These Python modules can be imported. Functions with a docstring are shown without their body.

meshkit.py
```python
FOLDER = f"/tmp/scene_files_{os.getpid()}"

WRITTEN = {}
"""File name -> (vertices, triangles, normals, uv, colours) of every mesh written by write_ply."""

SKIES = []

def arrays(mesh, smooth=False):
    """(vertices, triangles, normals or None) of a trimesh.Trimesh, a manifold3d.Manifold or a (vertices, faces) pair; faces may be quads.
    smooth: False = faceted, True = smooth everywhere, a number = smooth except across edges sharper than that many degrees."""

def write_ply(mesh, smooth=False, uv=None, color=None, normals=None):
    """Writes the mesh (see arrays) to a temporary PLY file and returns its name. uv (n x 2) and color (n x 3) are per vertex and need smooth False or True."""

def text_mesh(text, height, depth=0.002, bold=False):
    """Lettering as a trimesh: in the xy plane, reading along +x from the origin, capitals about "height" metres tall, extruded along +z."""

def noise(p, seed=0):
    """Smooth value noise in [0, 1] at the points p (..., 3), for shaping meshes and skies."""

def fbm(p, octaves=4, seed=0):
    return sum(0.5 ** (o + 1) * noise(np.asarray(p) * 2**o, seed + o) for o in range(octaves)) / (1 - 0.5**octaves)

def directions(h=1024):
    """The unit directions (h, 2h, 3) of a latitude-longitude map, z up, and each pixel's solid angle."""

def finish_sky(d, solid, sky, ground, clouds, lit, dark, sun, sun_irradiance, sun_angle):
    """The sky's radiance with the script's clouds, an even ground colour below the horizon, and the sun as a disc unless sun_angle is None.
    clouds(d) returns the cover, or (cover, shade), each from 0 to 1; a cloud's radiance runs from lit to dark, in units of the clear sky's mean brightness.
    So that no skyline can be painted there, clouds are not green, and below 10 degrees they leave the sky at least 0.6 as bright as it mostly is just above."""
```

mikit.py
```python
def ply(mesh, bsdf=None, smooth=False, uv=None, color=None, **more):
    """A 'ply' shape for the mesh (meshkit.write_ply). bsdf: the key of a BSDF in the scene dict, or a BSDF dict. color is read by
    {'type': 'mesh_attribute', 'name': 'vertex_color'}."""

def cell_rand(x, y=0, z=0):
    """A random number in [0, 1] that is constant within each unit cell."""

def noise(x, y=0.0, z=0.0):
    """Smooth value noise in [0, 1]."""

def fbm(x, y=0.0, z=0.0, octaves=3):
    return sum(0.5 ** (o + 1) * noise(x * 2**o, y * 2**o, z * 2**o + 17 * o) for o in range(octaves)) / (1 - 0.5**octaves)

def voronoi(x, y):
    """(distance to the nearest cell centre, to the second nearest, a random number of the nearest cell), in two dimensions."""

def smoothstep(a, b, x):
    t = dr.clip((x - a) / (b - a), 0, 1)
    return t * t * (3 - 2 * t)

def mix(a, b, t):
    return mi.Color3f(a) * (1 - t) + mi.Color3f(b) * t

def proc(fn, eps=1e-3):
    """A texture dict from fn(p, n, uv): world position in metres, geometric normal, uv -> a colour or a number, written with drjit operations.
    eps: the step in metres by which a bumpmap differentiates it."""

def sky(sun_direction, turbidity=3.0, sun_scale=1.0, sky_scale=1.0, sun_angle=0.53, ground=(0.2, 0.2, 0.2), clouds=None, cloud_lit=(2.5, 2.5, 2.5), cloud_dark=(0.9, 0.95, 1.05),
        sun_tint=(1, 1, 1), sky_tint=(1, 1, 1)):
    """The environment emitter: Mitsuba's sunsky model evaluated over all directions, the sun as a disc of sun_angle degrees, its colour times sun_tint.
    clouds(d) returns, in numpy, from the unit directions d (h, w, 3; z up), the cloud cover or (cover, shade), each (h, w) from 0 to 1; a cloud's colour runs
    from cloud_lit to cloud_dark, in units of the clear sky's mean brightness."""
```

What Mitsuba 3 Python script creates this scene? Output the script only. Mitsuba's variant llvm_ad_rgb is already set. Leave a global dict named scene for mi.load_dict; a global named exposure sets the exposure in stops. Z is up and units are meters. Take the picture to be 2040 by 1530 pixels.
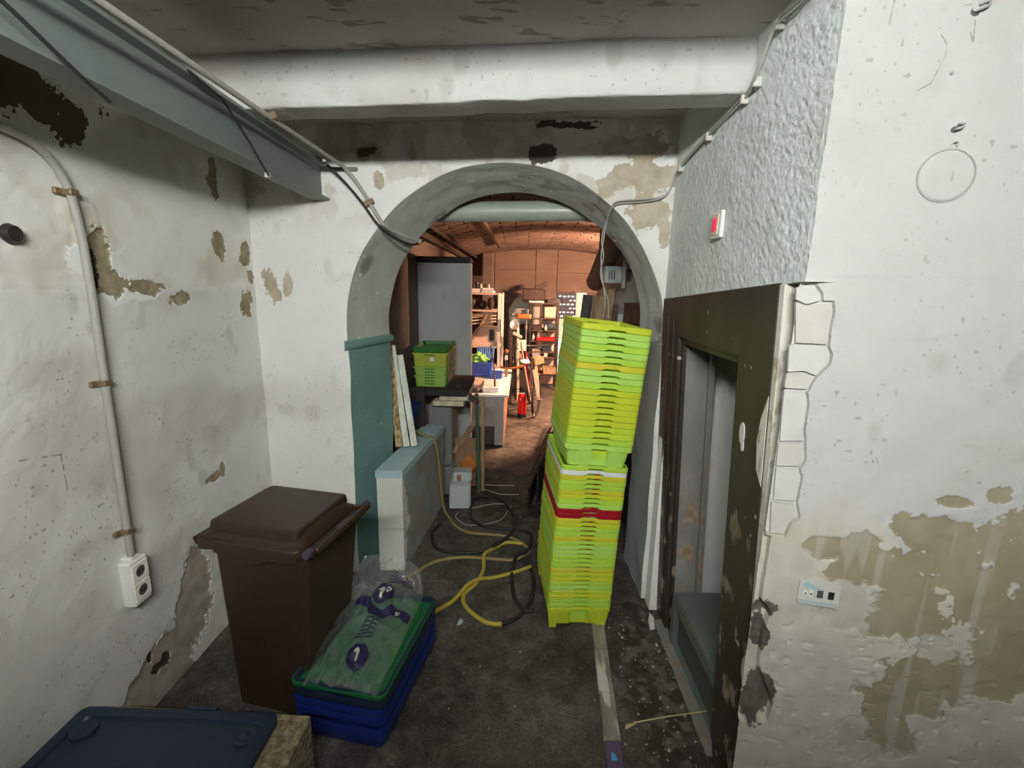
import math, random
import numpy as np
import trimesh, shapely.geometry as sg, shapely
import drjit as dr
import mitsuba as mi
import mikit, meshkit
from mikit import proc, mix, smoothstep

scene, labels = {'type': 'scene'}, {}
T = mi.ScalarTransform4f
rng = random.Random(7)

# ---------------------------------------------------------------- camera, light, exposure
exposure = 0.0
EYE = (0.0, 0.0, 2.1)
scene['camera'] = {'type': 'perspective', 'fov': 94.675, 'fov_axis': 'x', 'near_clip': 0.05, 'far_clip': 60.0,
                   'to_world': T().look_at(origin=EYE, target=(-0.016, 0.979, 2.1 - 0.203), up=(-0.024, 0.203, 0.979))}
NEAR_LAMP = dict(p=(-0.1, -0.8, 2.87), length=1.2, height=0.14, ledge=0.178, drop=0.12, radiance=(240, 245, 236))    # unseen cool lamp behind the viewer, with a board placed to darken the ground
FAR_TUBE = dict(p=(1.85, 6.88, 2.35), length=0.5, radius=0.013, radiance=(10000, 5400, 3400))     # unseen warm lamp behind the wall return, placed to light the back room
DAY_PANE = (1.0, 1.12, 1.3)                                                                       # daylight in the far grille

# ---------------------------------------------------------------- helpers
def norm(v):
    v = np.asarray(v, float); return v / np.linalg.norm(v)

def mat(key, color, rough=0.7, metallic=0.0, spec=0.4, bump=None, bscale=1.0, two=True, **kw):
    c = color if isinstance(color, dict) else {'type': 'rgb', 'value': [float(x) for x in color]}
    b = {'type': 'principled', 'base_color': c, 'roughness': rough if isinstance(rough, dict) else float(rough), 'metallic': float(metallic), 'specular': float(spec), **kw}
    if bump is not None:
        b = {'type': 'bumpmap', 'tex': bump, 'scale': float(bscale), 'bsdf': b}
    scene['mat_' + key] = {'type': 'twosided', 'bsdf': b} if two else b

def uniq(name):
    if name not in scene and name not in labels and not any(k.startswith(name + '__') for k in scene):
        return name
    i = 1
    while True:
        k = f'{name}_{i:03d}'
        if k not in scene and k not in labels and not any(q.startswith(k + '__') for q in scene):
            return k
        i += 1

def tag(key, label=None, cat=None, group=None, kind=None):
    d = {}
    if label: d['label'] = label
    if cat: d['category'] = cat
    if group: d['group'] = group
    if kind: d['kind'] = kind
    if d: labels[key] = d
    return key

def shape(mesh, m, smooth=False, **kw):
    return mikit.ply(mesh, 'mat_' + m, smooth=smooth, **kw)

def obj(name, mesh, m, smooth=False, label=None, cat=None, group=None, kind=None):
    k = uniq(name)
    scene[k] = shape(mesh, m, smooth)
    return tag(k, label, cat, group, kind)

def thing(name, label, cat, group=None, kind=None):
    return tag(uniq(name), label, cat, group, kind)

def part(parent, name, mesh, m, smooth=False, label=None, kind=None):
    k = uniq(parent + '__' + name)
    scene[k] = mesh if isinstance(mesh, dict) else shape(mesh, m, smooth)
    return tag(k, label, None, None, kind)

def struct(name, mesh, m, smooth=False, label=None, cat=None):
    return obj(name, mesh, m, smooth, label, cat, kind='structure')

def cat(*ms):
    return trimesh.util.concatenate([m for m in ms])

def rot(m, deg, axis=(0, 0, 1), about=(0, 0, 0)):
    m = m.copy(); m.apply_transform(trimesh.transformations.rotation_matrix(math.radians(deg), axis, about)); return m

def mv(m, x=0, y=0, z=0):
    m = m.copy(); m.apply_translation((x, y, z)); return m

def hull(pts):
    return trimesh.convex.convex_hull(np.asarray(pts, float))

def box(x0, x1, y0, y1, z0, z1, b=0.004):
    b = min(b, abs(x1 - x0) * .3, abs(y1 - y0) * .3, abs(z1 - z0) * .3)
    P = []
    for x, sx in ((x0, 1), (x1, -1)):
        for y, sy in ((y0, 1), (y1, -1)):
            for z, sz in ((z0, 1), (z1, -1)):
                P += [(x + sx * b, y + sy * b, z), (x + sx * b, y, z + sz * b), (x, y + sy * b, z + sz * b)]
    return hull(P)

def boxb(p, q, w, h, up=(0, 0, 1), b=0.003):
    """a bar from p to q, w wide and h high"""
    p, q = np.asarray(p, float), np.asarray(q, float)
    d = norm(q - p); s = np.cross(d, up)
    s = norm(s) if np.linalg.norm(s) > 1e-6 else np.array([1., 0, 0])
    u = np.cross(s, d)
    L = np.linalg.norm(q - p)
    m = box(-w / 2, w / 2, 0, L, -h / 2, h / 2, b)
    M = np.eye(4); M[:3, 0], M[:3, 1], M[:3, 2], M[:3, 3] = s, d, u, p
    m.apply_transform(M); return m

def smoothpts(P, n=8):
    P = np.asarray(P, float)
    if len(P) < 3: return P
    Q = np.vstack([2 * P[0] - P[1], P, 2 * P[-1] - P[-2]]); out = []
    for i in range(1, len(Q) - 2):
        t = np.linspace(0, 1, n, endpoint=False)[:, None]
        a, b, c, d = Q[i - 1], Q[i], Q[i + 1], Q[i + 2]
        out.append(.5 * (2 * b + (c - a) * t + (2 * a - 5 * b + 4 * c - d) * t**2 + (3 * b - a - 3 * c + d) * t**3))
    return np.vstack(out + [P[-1:]])

def tube(P, r, n=8, sm=0, cap=True):
    P = np.asarray(P, float)
    if sm: P = smoothpts(P, sm)
    rr = np.broadcast_to(np.asarray(r, float), (len(P),))
    t = np.gradient(P, axis=0); t /= np.linalg.norm(t, axis=1, keepdims=True) + 1e-12
    u = np.cross(t[0], (0, 0, 1)); u = norm(u) if np.linalg.norm(u) > 1e-3 else np.array([1., 0, 0])
    V = []; a = np.arange(n) / n * 2 * math.pi
    for i in range(len(P)):
        u = norm(u - t[i] * (u @ t[i])); w = np.cross(t[i], u)
        V.append(P[i] + rr[i] * (np.cos(a)[:, None] * u + np.sin(a)[:, None] * w))
    V = np.vstack(V); F = []
    for i in range(len(P) - 1):
        for j in range(n):
            k = (j + 1) % n
            F += [[i * n + j, i * n + k, (i + 1) * n + k], [i * n + j, (i + 1) * n + k, (i + 1) * n + j]]
    if cap:
        V = np.vstack([V, P[0], P[-1]]); o = len(P) * n
        for j in range(n):
            k = (j + 1) % n
            F += [[o, k, j], [o + 1, (len(P) - 1) * n + j, (len(P) - 1) * n + k]]
    return trimesh.Trimesh(V, F, process=False)

def lathe(prof, n=24, p=(0, 0, 0), axis=None):
    prof = np.asarray(prof, float); a = np.arange(n) / n * 2 * math.pi
    V = np.vstack([np.c_[r * np.cos(a), r * np.sin(a), np.full(n, z)] for r, z in prof]); F = []
    for i in range(len(prof) - 1):
        for j in range(n):
            k = (j + 1) % n
            F += [[i * n + j, i * n + k, (i + 1) * n + k], [i * n + j, (i + 1) * n + k, (i + 1) * n + j]]
    m = trimesh.Trimesh(V, F, process=False)
    if axis is not None:
        m.apply_transform(trimesh.geometry.align_vectors((0, 0, 1), norm(axis)))
    m.apply_translation(p); return m

def plate(poly, depth, o, u, v, w):
    """a polygon in the (u, v) plane at o, depth thick along w"""
    m = trimesh.creation.extrude_polygon(poly if hasattr(poly, 'exterior') else sg.Polygon(poly), depth, engine='earcut')
    M = np.eye(4); M[:3, 0], M[:3, 1], M[:3, 2], M[:3, 3] = u, v, w, o
    m.apply_transform(M)
    return m

def loft(rings, close=True, cap0=False, cap1=False):
    n = len(rings[0]); V = np.vstack(rings); F = []
    for i in range(len(rings) - 1):
        for j in range(n if close else n - 1):
            k = (j + 1) % n
            F += [[i * n + j, i * n + k, (i + 1) * n + k], [i * n + j, (i + 1) * n + k, (i + 1) * n + j]]
    for c, i, s in ((cap0, 0, 1), (cap1, len(rings) - 1, -1)):
        if c:
            V = np.vstack([V, np.mean(rings[i], axis=0)]); o = len(V) - 1
            for j in range(n):
                k = (j + 1) % n
                F.append([o, i * n + k, i * n + j] if s > 0 else [o, i * n + j, i * n + k])
    return trimesh.Trimesh(V, F, process=False)

def rrect(x0, x1, y0, y1, r, z=0.0, n=4, m=1):
    """a rounded rectangle, counter-clockwise; m points added along each side"""
    out = []
    for cx, cy, a0 in ((x1 - r, y1 - r, 0), (x0 + r, y1 - r, 90), (x0 + r, y0 + r, 180), (x1 - r, y0 + r, 270)):
        for a in np.radians(a0 + np.linspace(0, 90, n)):
            out.append((cx + r * math.cos(a), cy + r * math.sin(a)))
    out = np.array(out); full = []
    for i in range(len(out)):
        a, b = out[i], out[(i + 1) % len(out)]
        k = m if (i + 1) % n == 0 else 1
        full += [a + (b - a) * t for t in np.arange(k) / k]
    full = np.array(full)
    return np.c_[full, np.broadcast_to(z, (len(full),))]

def grid(us, vs, f):
    U, V = np.meshgrid(us, vs, indexing='ij')
    P = f(U, V).reshape(-1, 3); a, b = len(us), len(vs)
    i = np.arange(a * b).reshape(a, b)
    q = np.stack([i[:-1, :-1], i[1:, :-1], i[1:, 1:], i[:-1, 1:]], -1).reshape(-1, 4)
    return trimesh.Trimesh(P, np.vstack([q[:, [0, 1, 2]], q[:, [0, 2, 3]]]), process=False)

# noise that reads the same in numpy (relief) and in drjit (colour): a missing flake of paint is recessed where it is coloured
class NP:
    noise = staticmethod(lambda x, y=0.0, z=0.0: meshkit.noise(np.stack(np.broadcast_arrays(x, y, z), -1) + 1e6))
    sqrt, maximum = staticmethod(np.sqrt), staticmethod(np.maximum)
class DR:
    noise = staticmethod(mikit.noise)
    sqrt, maximum = staticmethod(dr.sqrt), staticmethod(dr.maximum)

def field(K, B, u, v, wob=0.45, fr=14.0, fr2=55.0):
    n = (K.noise(u * fr, v * fr, 3.0) - .5) * 2 * wob + (K.noise(u * fr2, v * fr2, 9.0) - .5) * wob * .9 + (K.noise(u * fr2 * 2.7, v * fr2 * 2.7, 4.0) - .5) * wob * .5
    best = None
    for cu, cv, ru, rv in B:
        s = 1 - K.sqrt(((u - cu) / ru) * ((u - cu) / ru) + ((v - cv) / rv) * ((v - cv) / rv)) + n
        best = s if best is None else K.maximum(best, s)
    return best

# arch wall: a plane turned 5.5 degrees
AW = math.radians(5.5); AO = np.array([-1.17, 3.12, 0.0]); AU = np.array([math.cos(AW), -math.sin(AW), 0]); AN = np.array([math.sin(AW), math.cos(AW), 0])
def aw(u, z, t=0.0): return AO + AU * u + AN * t + np.array([0, 0, z])
# right-hand wall: a plane turned 12 degrees
RO = np.array([0.87, 1.52, 0.0]); RN = np.array([math.sin(math.radians(12)), math.cos(math.radians(12)), 0]); RU = np.array([RN[1], -RN[0], 0])
def rw(u, z, t=0.0): return RO + RU * u + RN * t + np.array([0, 0, z])

# ---------------------------------------------------------------- damage to the plaster (wall coordinates: centre, half sizes)
L_PEEL = [(2.004, 2.168, .053, .13), (2.062, 2.075, .103, .047), (2.271, 2.06, .157, .034), (2.465, 2.0, .10, .036), (2.85, 2.296, .05, .07), (3.09, 2.285, .05, .075),
          (3.069, 1.953, .07, .09), (3.138, 2.129, .04, .045), (2.849, 2.69, .05, .11), (2.577, .963, .085, .02), (2.652, .97, .02, .05)]
L_DARK = [(1.885, 2.737, .2, .105), (1.764, 2.742, .08, .1)]
L_BASE = [(2.34, .476, .12, .18), (2.27, .279, .16, .18), (2.094, .187, .17, .16), (1.959, .104, .19, .13), (1.835, .1, .16, .08), (2.003, 0, .2, .1)]
L_HOLE = [(1.985, 2.13, .022, .07), (2.059, .189, .035, .05), (1.971, .267, .024, .03), (2.005, .178, .04, .03)]
L_NEW = [(2.16, 2.02, .157, .027), (1.901, 2.162, .054, .06)]
B_PEEL = [(-1.674, 2.067, .06, .12), (-1.55, 2.069, .03, .09), (-.9, 2.72, .03, .04), (-.973, 2.879, .128, .05), (-.682, 2.905, .03, .06), (.655, 2.741, .2, .085),
          (.755, 2.548, .12, .11), (.838, 2.407, .045, .11), (.531, 2.904, .08, .065), (.489, 2.659, .046, .035), (.702, 2.876, .168, .08)]
B_DARK = [(.085, 2.869, .085, .05), (.239, 3.02, .17, .035), (-.973, 2.89, .09, .03)]
R_PEEL = [(.40, 1.19, .12, .12), (.58, 1.22, .16, .16), (.74, .95, .14, .22), (.52, .74, .12, .12), (.346, 1.239, .09, .09), (.471, 1.349, .12, .09), (.649, 1.34, .12, .13), (.472, 1.093, .17, .17), (.662, 1.128, .16, .23), (.583, .864, .17, .15), (.279, 1.095, .08, .1),
          (.52, 1.46, .08, .025), (.633, 1.491, .05, .03), (.18, 1.25, .06, .035), (.8, 1.1, .12, .3), (.45, .6, .12, .14)]
R_PALE = [(.236, .8, .16, .3), (.206, .583, .15, .25), (.732, .597, .17, .12), (.553, .955, .06, .06), (.4, .3, .5, .2), (.1, 1.08, .12, .14)]
R_CRACK = [(.132, 2.902, .127, 2.828), (.254, 2.792, .273, 2.762), (.273, 2.762, .273, 2.737), (.273, 2.737, .25, 2.67), (.25, 2.67, .219, 2.655), (.326, 2.817, .331, 2.764), (.32, 2.79, .331, 2.764), (.278, 1.575, .285, 1.56), (.288, 1.582, .295, 1.566), (.36, 2.26, .375, 2.25)]
R_HOLE = [(.03, .99, .05, .05), (.03, .87, .03, .1), (.05, .62, .055, .14)]

def mottled(p, base, dirt, k=1.0):
    a = mikit.fbm(p.x * 2.3 + 3.1, p.y * 2.3, p.z * 2.3, octaves=3)
    b = mikit.noise(p.x * 34, p.y * 34, p.z * 34)
    s = smoothstep(.52, .78, a) * .55 + smoothstep(.80, .93, b) * .5 * smoothstep(.45, .6, a)
    c = mix(base, dirt, dr.clip(s * k, 0, 1))
    # smudges and flecks of grime
    m = mikit.noise(p.x * 6.3 + 4, p.y * 6.3, p.z * 4.1)
    f = smoothstep(.84, .91, mikit.noise(p.x * 88, p.y * 88, p.z * 62)) * smoothstep(.38, .62, m)
    g = smoothstep(.60, .85, mikit.noise(p.x * 15, p.y * 15, p.z * 9 + 7)) * smoothstep(.45, .75, m)
    return mix(mix(c, mi.Color3f(dirt) * .72, g * .38 * k), (.20, .19, .165), f * .6 * k)
def seg(u, v, a, w=.0016):
    x0, y0, x1, y1 = a; dx, dy = x1 - x0, y1 - y0
    t = dr.clip(((u - x0) * dx + (v - y0) * dy) / (dx * dx + dy * dy), 0, 1)
    d = dr.sqrt(dr.square(u - x0 - t * dx) + dr.square(v - y0 - t * dy)) + (mikit.noise(u * 130, v * 130) - .5) * w * 1.6
    return smoothstep(w, w * .35, d)

def col_left(p, n, uv):
    c = mottled(p, (.655, .65, .61), (.45, .43, .375))
    u, v = p.y, p.z
    hi = smoothstep(2.02, 2.06, v + (mikit.noise(u * 8, v * 8) - .5) * .03)
    c = mix(c, mix((.72, .72, .66), (.58, .54, .45), smoothstep(.45, .8, mikit.fbm(u * 6, v * 6, 5.0, octaves=3))), hi * .8)
    c = mix(c, (.72, .73, .70), smoothstep(-.02, .06, field(DR, L_NEW, u, v, .5)))
    base = field(DR, L_BASE, u, v, .35, 9)
    bc = mix((.27, .22, .165), (.44, .39, .33), mikit.fbm(u * 22, v * 22, 2.0, octaves=2))
    c = mix(c, bc, smoothstep(0, .05, base))
    ew = smoothstep(.0, .04, field(DR, L_PEEL, u, v))
    c = mix(c, mix((.20, .15, .09), (.36, .31, .21), mikit.fbm(u * 30, v * 30, 7.0, octaves=2)), ew)
    c = mix(c, (.10, .085, .06), smoothstep(0, .08, field(DR, L_DARK, u, v, .55)))
    c = mix(c, (.05, .042, .032), smoothstep(0, .05, field(DR, L_HOLE, u, v)))
    # an angled scratch and short scuffs
    d1 = dr.abs(v - 1.453 + (u - 1.559) * .21); d2 = dr.abs(u - 1.71)
    sc = (dr.select((u > 1.56) & (u < 1.715) & (d1 < .003), 1.0, 0.0) + dr.select((v > 1.27) & (v < 1.42) & (d2 < .0025), 1.0, 0.0)) * smoothstep(.3, .6, mikit.noise(u * 60, v * 60))
    return mix(c, (.2, .19, .17), dr.clip(sc, 0, 1) * .8)

def col_arch(p, n, uv):
    c = mottled(p, (.73, .728, .69), (.53, .515, .455), .8)
    u, v = p.x, p.z
    edge = smoothstep(.52, .62, mikit.fbm(u * 9, v * 9, 1.0, octaves=3)) * smoothstep(2.35, 2.7, v) * .6
    c = mix(c, (.50, .46, .38), edge)
    f = field(DR, B_PEEL, u, v, .5, 13)
    c = mix(c, mix((.34, .28, .19), (.56, .50, .42), mikit.fbm(u * 17, v * 17, 4.0, octaves=3)), smoothstep(0, .04, f))
    return mix(c, (.09, .078, .065), smoothstep(.05, .12, field(DR, B_DARK, u, v, .45)))

def wash(K, u, z): return field(K, R_PEEL, u, z, .55, 11, 40)
def col_right(p, n, uv):
    u = (p.x - float(RO[0])) * float(RU[0]) + (p.y - float(RO[1])) * float(RU[1]); v = p.z
    c = mottled(p, (.455, .457, .44), (.385, .375, .34), .8)
    low = smoothstep(1.32, 1.18, v + (mikit.fbm(u * 6, v * 6, 8.0, octaves=3) - .5) * .5)
    c = mix(c, mix((.43, .405, .335), (.52, .495, .425), mikit.fbm(u * 8, v * 5, 4.0, octaves=3)), low)
    f = wash(DR, u, v)
    br = mix((.235, .20, .125), (.33, .30, .215), mikit.fbm(u * 12, v * 4, 2.0, octaves=3))
    c = mix(c, br, smoothstep(0, .10, f))
    g = field(DR, R_PALE, u, v, .5, 10, 40)
    c = mix(c, mix((.43, .405, .345), (.50, .475, .42), mikit.noise(u * 25, v * 25)), smoothstep(0, .25, g) * .85)
    streak = smoothstep(.66, .8, mikit.noise(u * 42, v * 3.0, 4.0)) * smoothstep(1.55, 1.3, v)
    c = mix(c, (.50, .49, .46), streak * .3)
    k = dr.zeros(mi.Float, 1)
    for a in R_CRACK: k = dr.maximum(k, seg(u, v, a))
    c = mix(c, (.19, .18, .16), k * .75)
    return mix(c, mix((.05, .045, .035), (.14, .13, .11), mikit.fbm(u * 40, v * 25, 1.0, octaves=2)), smoothstep(.1, .25, field(DR, R_HOLE, u, v, .4)))

def bump_plaster(p, n, uv):
    return mikit.fbm(p.x * 40, p.y * 40, p.z * 40, octaves=3) * .004 + mikit.noise(p.x * 9, p.y * 9, p.z * 9) * .006
def bump_rough(p, n, uv):
    return mikit.fbm(p.x * 55, p.y * 55, p.z * 55, octaves=3) * .008

mat('wall_left', proc(col_left), .85, spec=.2, bump=proc(bump_plaster))
mat('wall_arch', proc(col_arch), .85, spec=.2, bump=proc(bump_plaster))
mat('wall_right', proc(col_right), .85, spec=.2, bump=proc(bump_plaster))
mat('wall_grey', proc(lambda p, n, uv: mottled(p, (.54, .575, .56), (.46, .475, .455), .7)), .8, spec=.25, bump=proc(bump_rough))

def col_ceiling(p, n, uv):
    c = mottled(p, (.37, .352, .325), (.30, .28, .25))
    s = smoothstep(.68, .78, mikit.fbm(p.x * 9, p.y * 30, 2.0, octaves=3))
    return mix(c, (.16, .145, .12), s * .7)
mat('ceiling', proc(col_ceiling), .85, spec=.2)
mat('beam', proc(lambda p, n, uv: mottled(p, (.46, .462, .445), (.30, .285, .25), .9)), .8, spec=.25, bump=proc(lambda p, n, uv: mikit.fbm(p.x * 9, p.y * 60, p.z * 60, octaves=3) * .006))

def col_floor(p, n, uv):
    # one dirty concrete everywhere: blotches, grit, pale chips
    a = mikit.fbm(p.x * 2.1, p.y * 2.1, 1.0, octaves=4); b = mikit.fbm(p.x * 13, p.y * 13, 5.0, octaves=3)
    c = mix((.034, .031, .026), (.100, .090, .075), smoothstep(.28, .72, a * .55 + b * .45))
    c = mix(c, (.15, .138, .118), smoothstep(.58, .74, mikit.fbm(p.x * 5.5 + 2, p.y * 5.5, 3.0, octaves=4)) * .45)
    sp = smoothstep(.93, .97, mikit.noise(p.x * 55, p.y * 55, 2.0))
    c = mix(c, (.3, .28, .25), sp * .35)
    gr = mikit.noise(p.x * 120, p.y * 120, 1.0)
    c = c * (.65 + .7 * gr)
    rub = field(DR, [(.76, 2.1, .17, .75)], p.x, p.y, .5, 7, 30)
    return mix(c, mix((.040, .033, .027), (.115, .098, .08), smoothstep(.40, .70, mikit.fbm(p.x * 20, p.y * 20, 8.0, octaves=3))), smoothstep(0, .12, rub))
def col_parapet(p, n, uv):
    c = mix((.20, .20, .18), (.30, .30, .27), mikit.fbm(p.x * 6, p.y * 6, p.z * 6, octaves=3))
    c = mix(c, (.24, .32, .32), smoothstep(.55, .68, mikit.fbm(p.x * 5 + 3, p.y * 5, p.z * 4, octaves=3)) * .7)
    return mix(c, (.60, .60, .55), smoothstep(3.30, 3.20, p.y + (mikit.fbm(p.y * 12, p.z * 12, 1.0, octaves=3) - .5) * .25))
mat('parapet', proc(col_parapet), .85, spec=.2, bump=proc(bump_plaster))
mat('floor', proc(col_floor), .75, spec=.3, bump=proc(lambda p, n, uv: mikit.fbm(p.x * 30, p.y * 30, 2.0, octaves=3) * .008))

def col_reveal(p, n, uv):
    c = mix((.38, .40, .37), (.52, .54, .50), mikit.fbm(p.x * 7, p.y * 7, p.z * 4, octaves=3))
    c = mix(c, (.13, .125, .11), smoothstep(.62, .8, mikit.fbm(p.x * 5 + 9, p.y * 5, p.z * 5, octaves=3)) * .7)
    fl = smoothstep(.80, .86, mikit.noise(p.x * 33, p.y * 33, p.z * 33)) * smoothstep(.5, .6, mikit.noise(p.x * 4, p.y * 4, p.z * 4))
    return mix(c, (.6, .6, .56), fl)
mat('reveal', proc(col_reveal), .75, spec=.3, bump=proc(bump_plaster))
def col_green(p, n, uv):
    c = mix((.135, .255, .24), (.18, .31, .295), mikit.fbm(p.x * 5, p.y * 5, p.z * 3, octaves=3))
    return mix(c, (.42, .45, .42), smoothstep(.885, .92, mikit.noise(p.x * 38, p.y * 38, p.z * 38)) * .7)
mat('green_paint', proc(col_green), .6, spec=.35, bump=proc(bump_plaster), bscale=.5)
mat('grey_paint', proc(lambda p, n, uv: mix((.27, .31, .305), (.36, .395, .385), mikit.fbm(p.x * 6, p.y * 6, p.z * 3, octaves=3))), .6)

def col_frame(p, n, uv):
    c = mix((.024, .0205, .0165), (.044, .0365, .029), mikit.fbm(p.x * 6, p.y * 6, p.z * 2, octaves=3))
    w = smoothstep(.60, .74, mikit.fbm(p.x * 22, p.y * 22, p.z * 7, octaves=3)) * smoothstep(1.5, .5, p.z + (mikit.noise(p.y * 5, p.z * 5) - .5) * .6)
    c = mix(c, mix((.24, .14, .075), (.33, .31, .27), mikit.noise(p.y * 30, p.z * 14)), w * .8)
    return mix(c, (.5, .48, .42), smoothstep(.90, .94, mikit.noise(p.x * 40, p.y * 40, p.z * 22)) * .7)
mat('door_frame', proc(col_frame), .5, spec=.4)
def col_rusty(p, n, uv):
    c = mix((.15, .15, .14), (.25, .245, .225), mikit.fbm(p.x * 9, p.y * 9, p.z * 4, octaves=3))
    r = smoothstep(.50, .66, mikit.fbm(p.x * 24, p.y * 24, p.z * 9, octaves=3)) * smoothstep(1.3, .6, p.z + (mikit.noise(p.x * 6, p.z * 4) - .5) * .5)
    return mix(c, mix((.20, .10, .045), (.36, .28, .18), mikit.noise(p.x * 50, p.y * 50, p.z * 25)), r * .85)
mat('rusty_steel', proc(col_rusty), .55, spec=.4)
def col_worn_white(p, n, uv):
    c = mix((.64, .63, .57), (.50, .47, .39), mikit.fbm(p.x * 18, p.y * 18, p.z * 5, octaves=3))
    return mix(c, (.26, .2, .13), smoothstep(.60, .72, mikit.fbm(p.x * 40, p.y * 40, p.z * 12, octaves=3)) * .7)
mat('worn_white', proc(col_worn_white), .7, spec=.3)
def col_shaft(p, n, uv):
    c = mix((.74, .74, .70), (.84, .84, .80), mikit.fbm(p.x * 6, p.y * 6, p.z * 4, octaves=3))
    r = field(DR, [(1.12, .55, .03, .075), (1.14, .95, .015, .03)], p.x, p.z, .5, 20)
    return mix(c, mix((.2, .08, .03), (.42, .30, .18), mikit.noise(p.x * 60, p.z * 30)), smoothstep(-.2, .3, r))
mat('shaft', proc(col_shaft), .8)

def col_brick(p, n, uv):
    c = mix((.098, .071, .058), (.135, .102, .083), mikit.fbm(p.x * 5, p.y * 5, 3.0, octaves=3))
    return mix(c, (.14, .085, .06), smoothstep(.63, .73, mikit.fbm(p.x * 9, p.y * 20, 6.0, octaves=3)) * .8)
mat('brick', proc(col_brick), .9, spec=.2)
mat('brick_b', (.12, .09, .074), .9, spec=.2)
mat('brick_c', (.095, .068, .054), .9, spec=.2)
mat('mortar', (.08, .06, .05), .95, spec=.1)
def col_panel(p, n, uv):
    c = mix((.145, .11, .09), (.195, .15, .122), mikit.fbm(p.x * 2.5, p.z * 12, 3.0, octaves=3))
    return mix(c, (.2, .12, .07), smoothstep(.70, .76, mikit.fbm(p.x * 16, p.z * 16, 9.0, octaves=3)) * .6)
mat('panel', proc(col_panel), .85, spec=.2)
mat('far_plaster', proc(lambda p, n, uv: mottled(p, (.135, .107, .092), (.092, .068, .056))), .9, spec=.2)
mat('partition', proc(lambda p, n, uv: mottled(p, (.40, .41, .40), (.32, .32, .30), .6)), .8)

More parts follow.
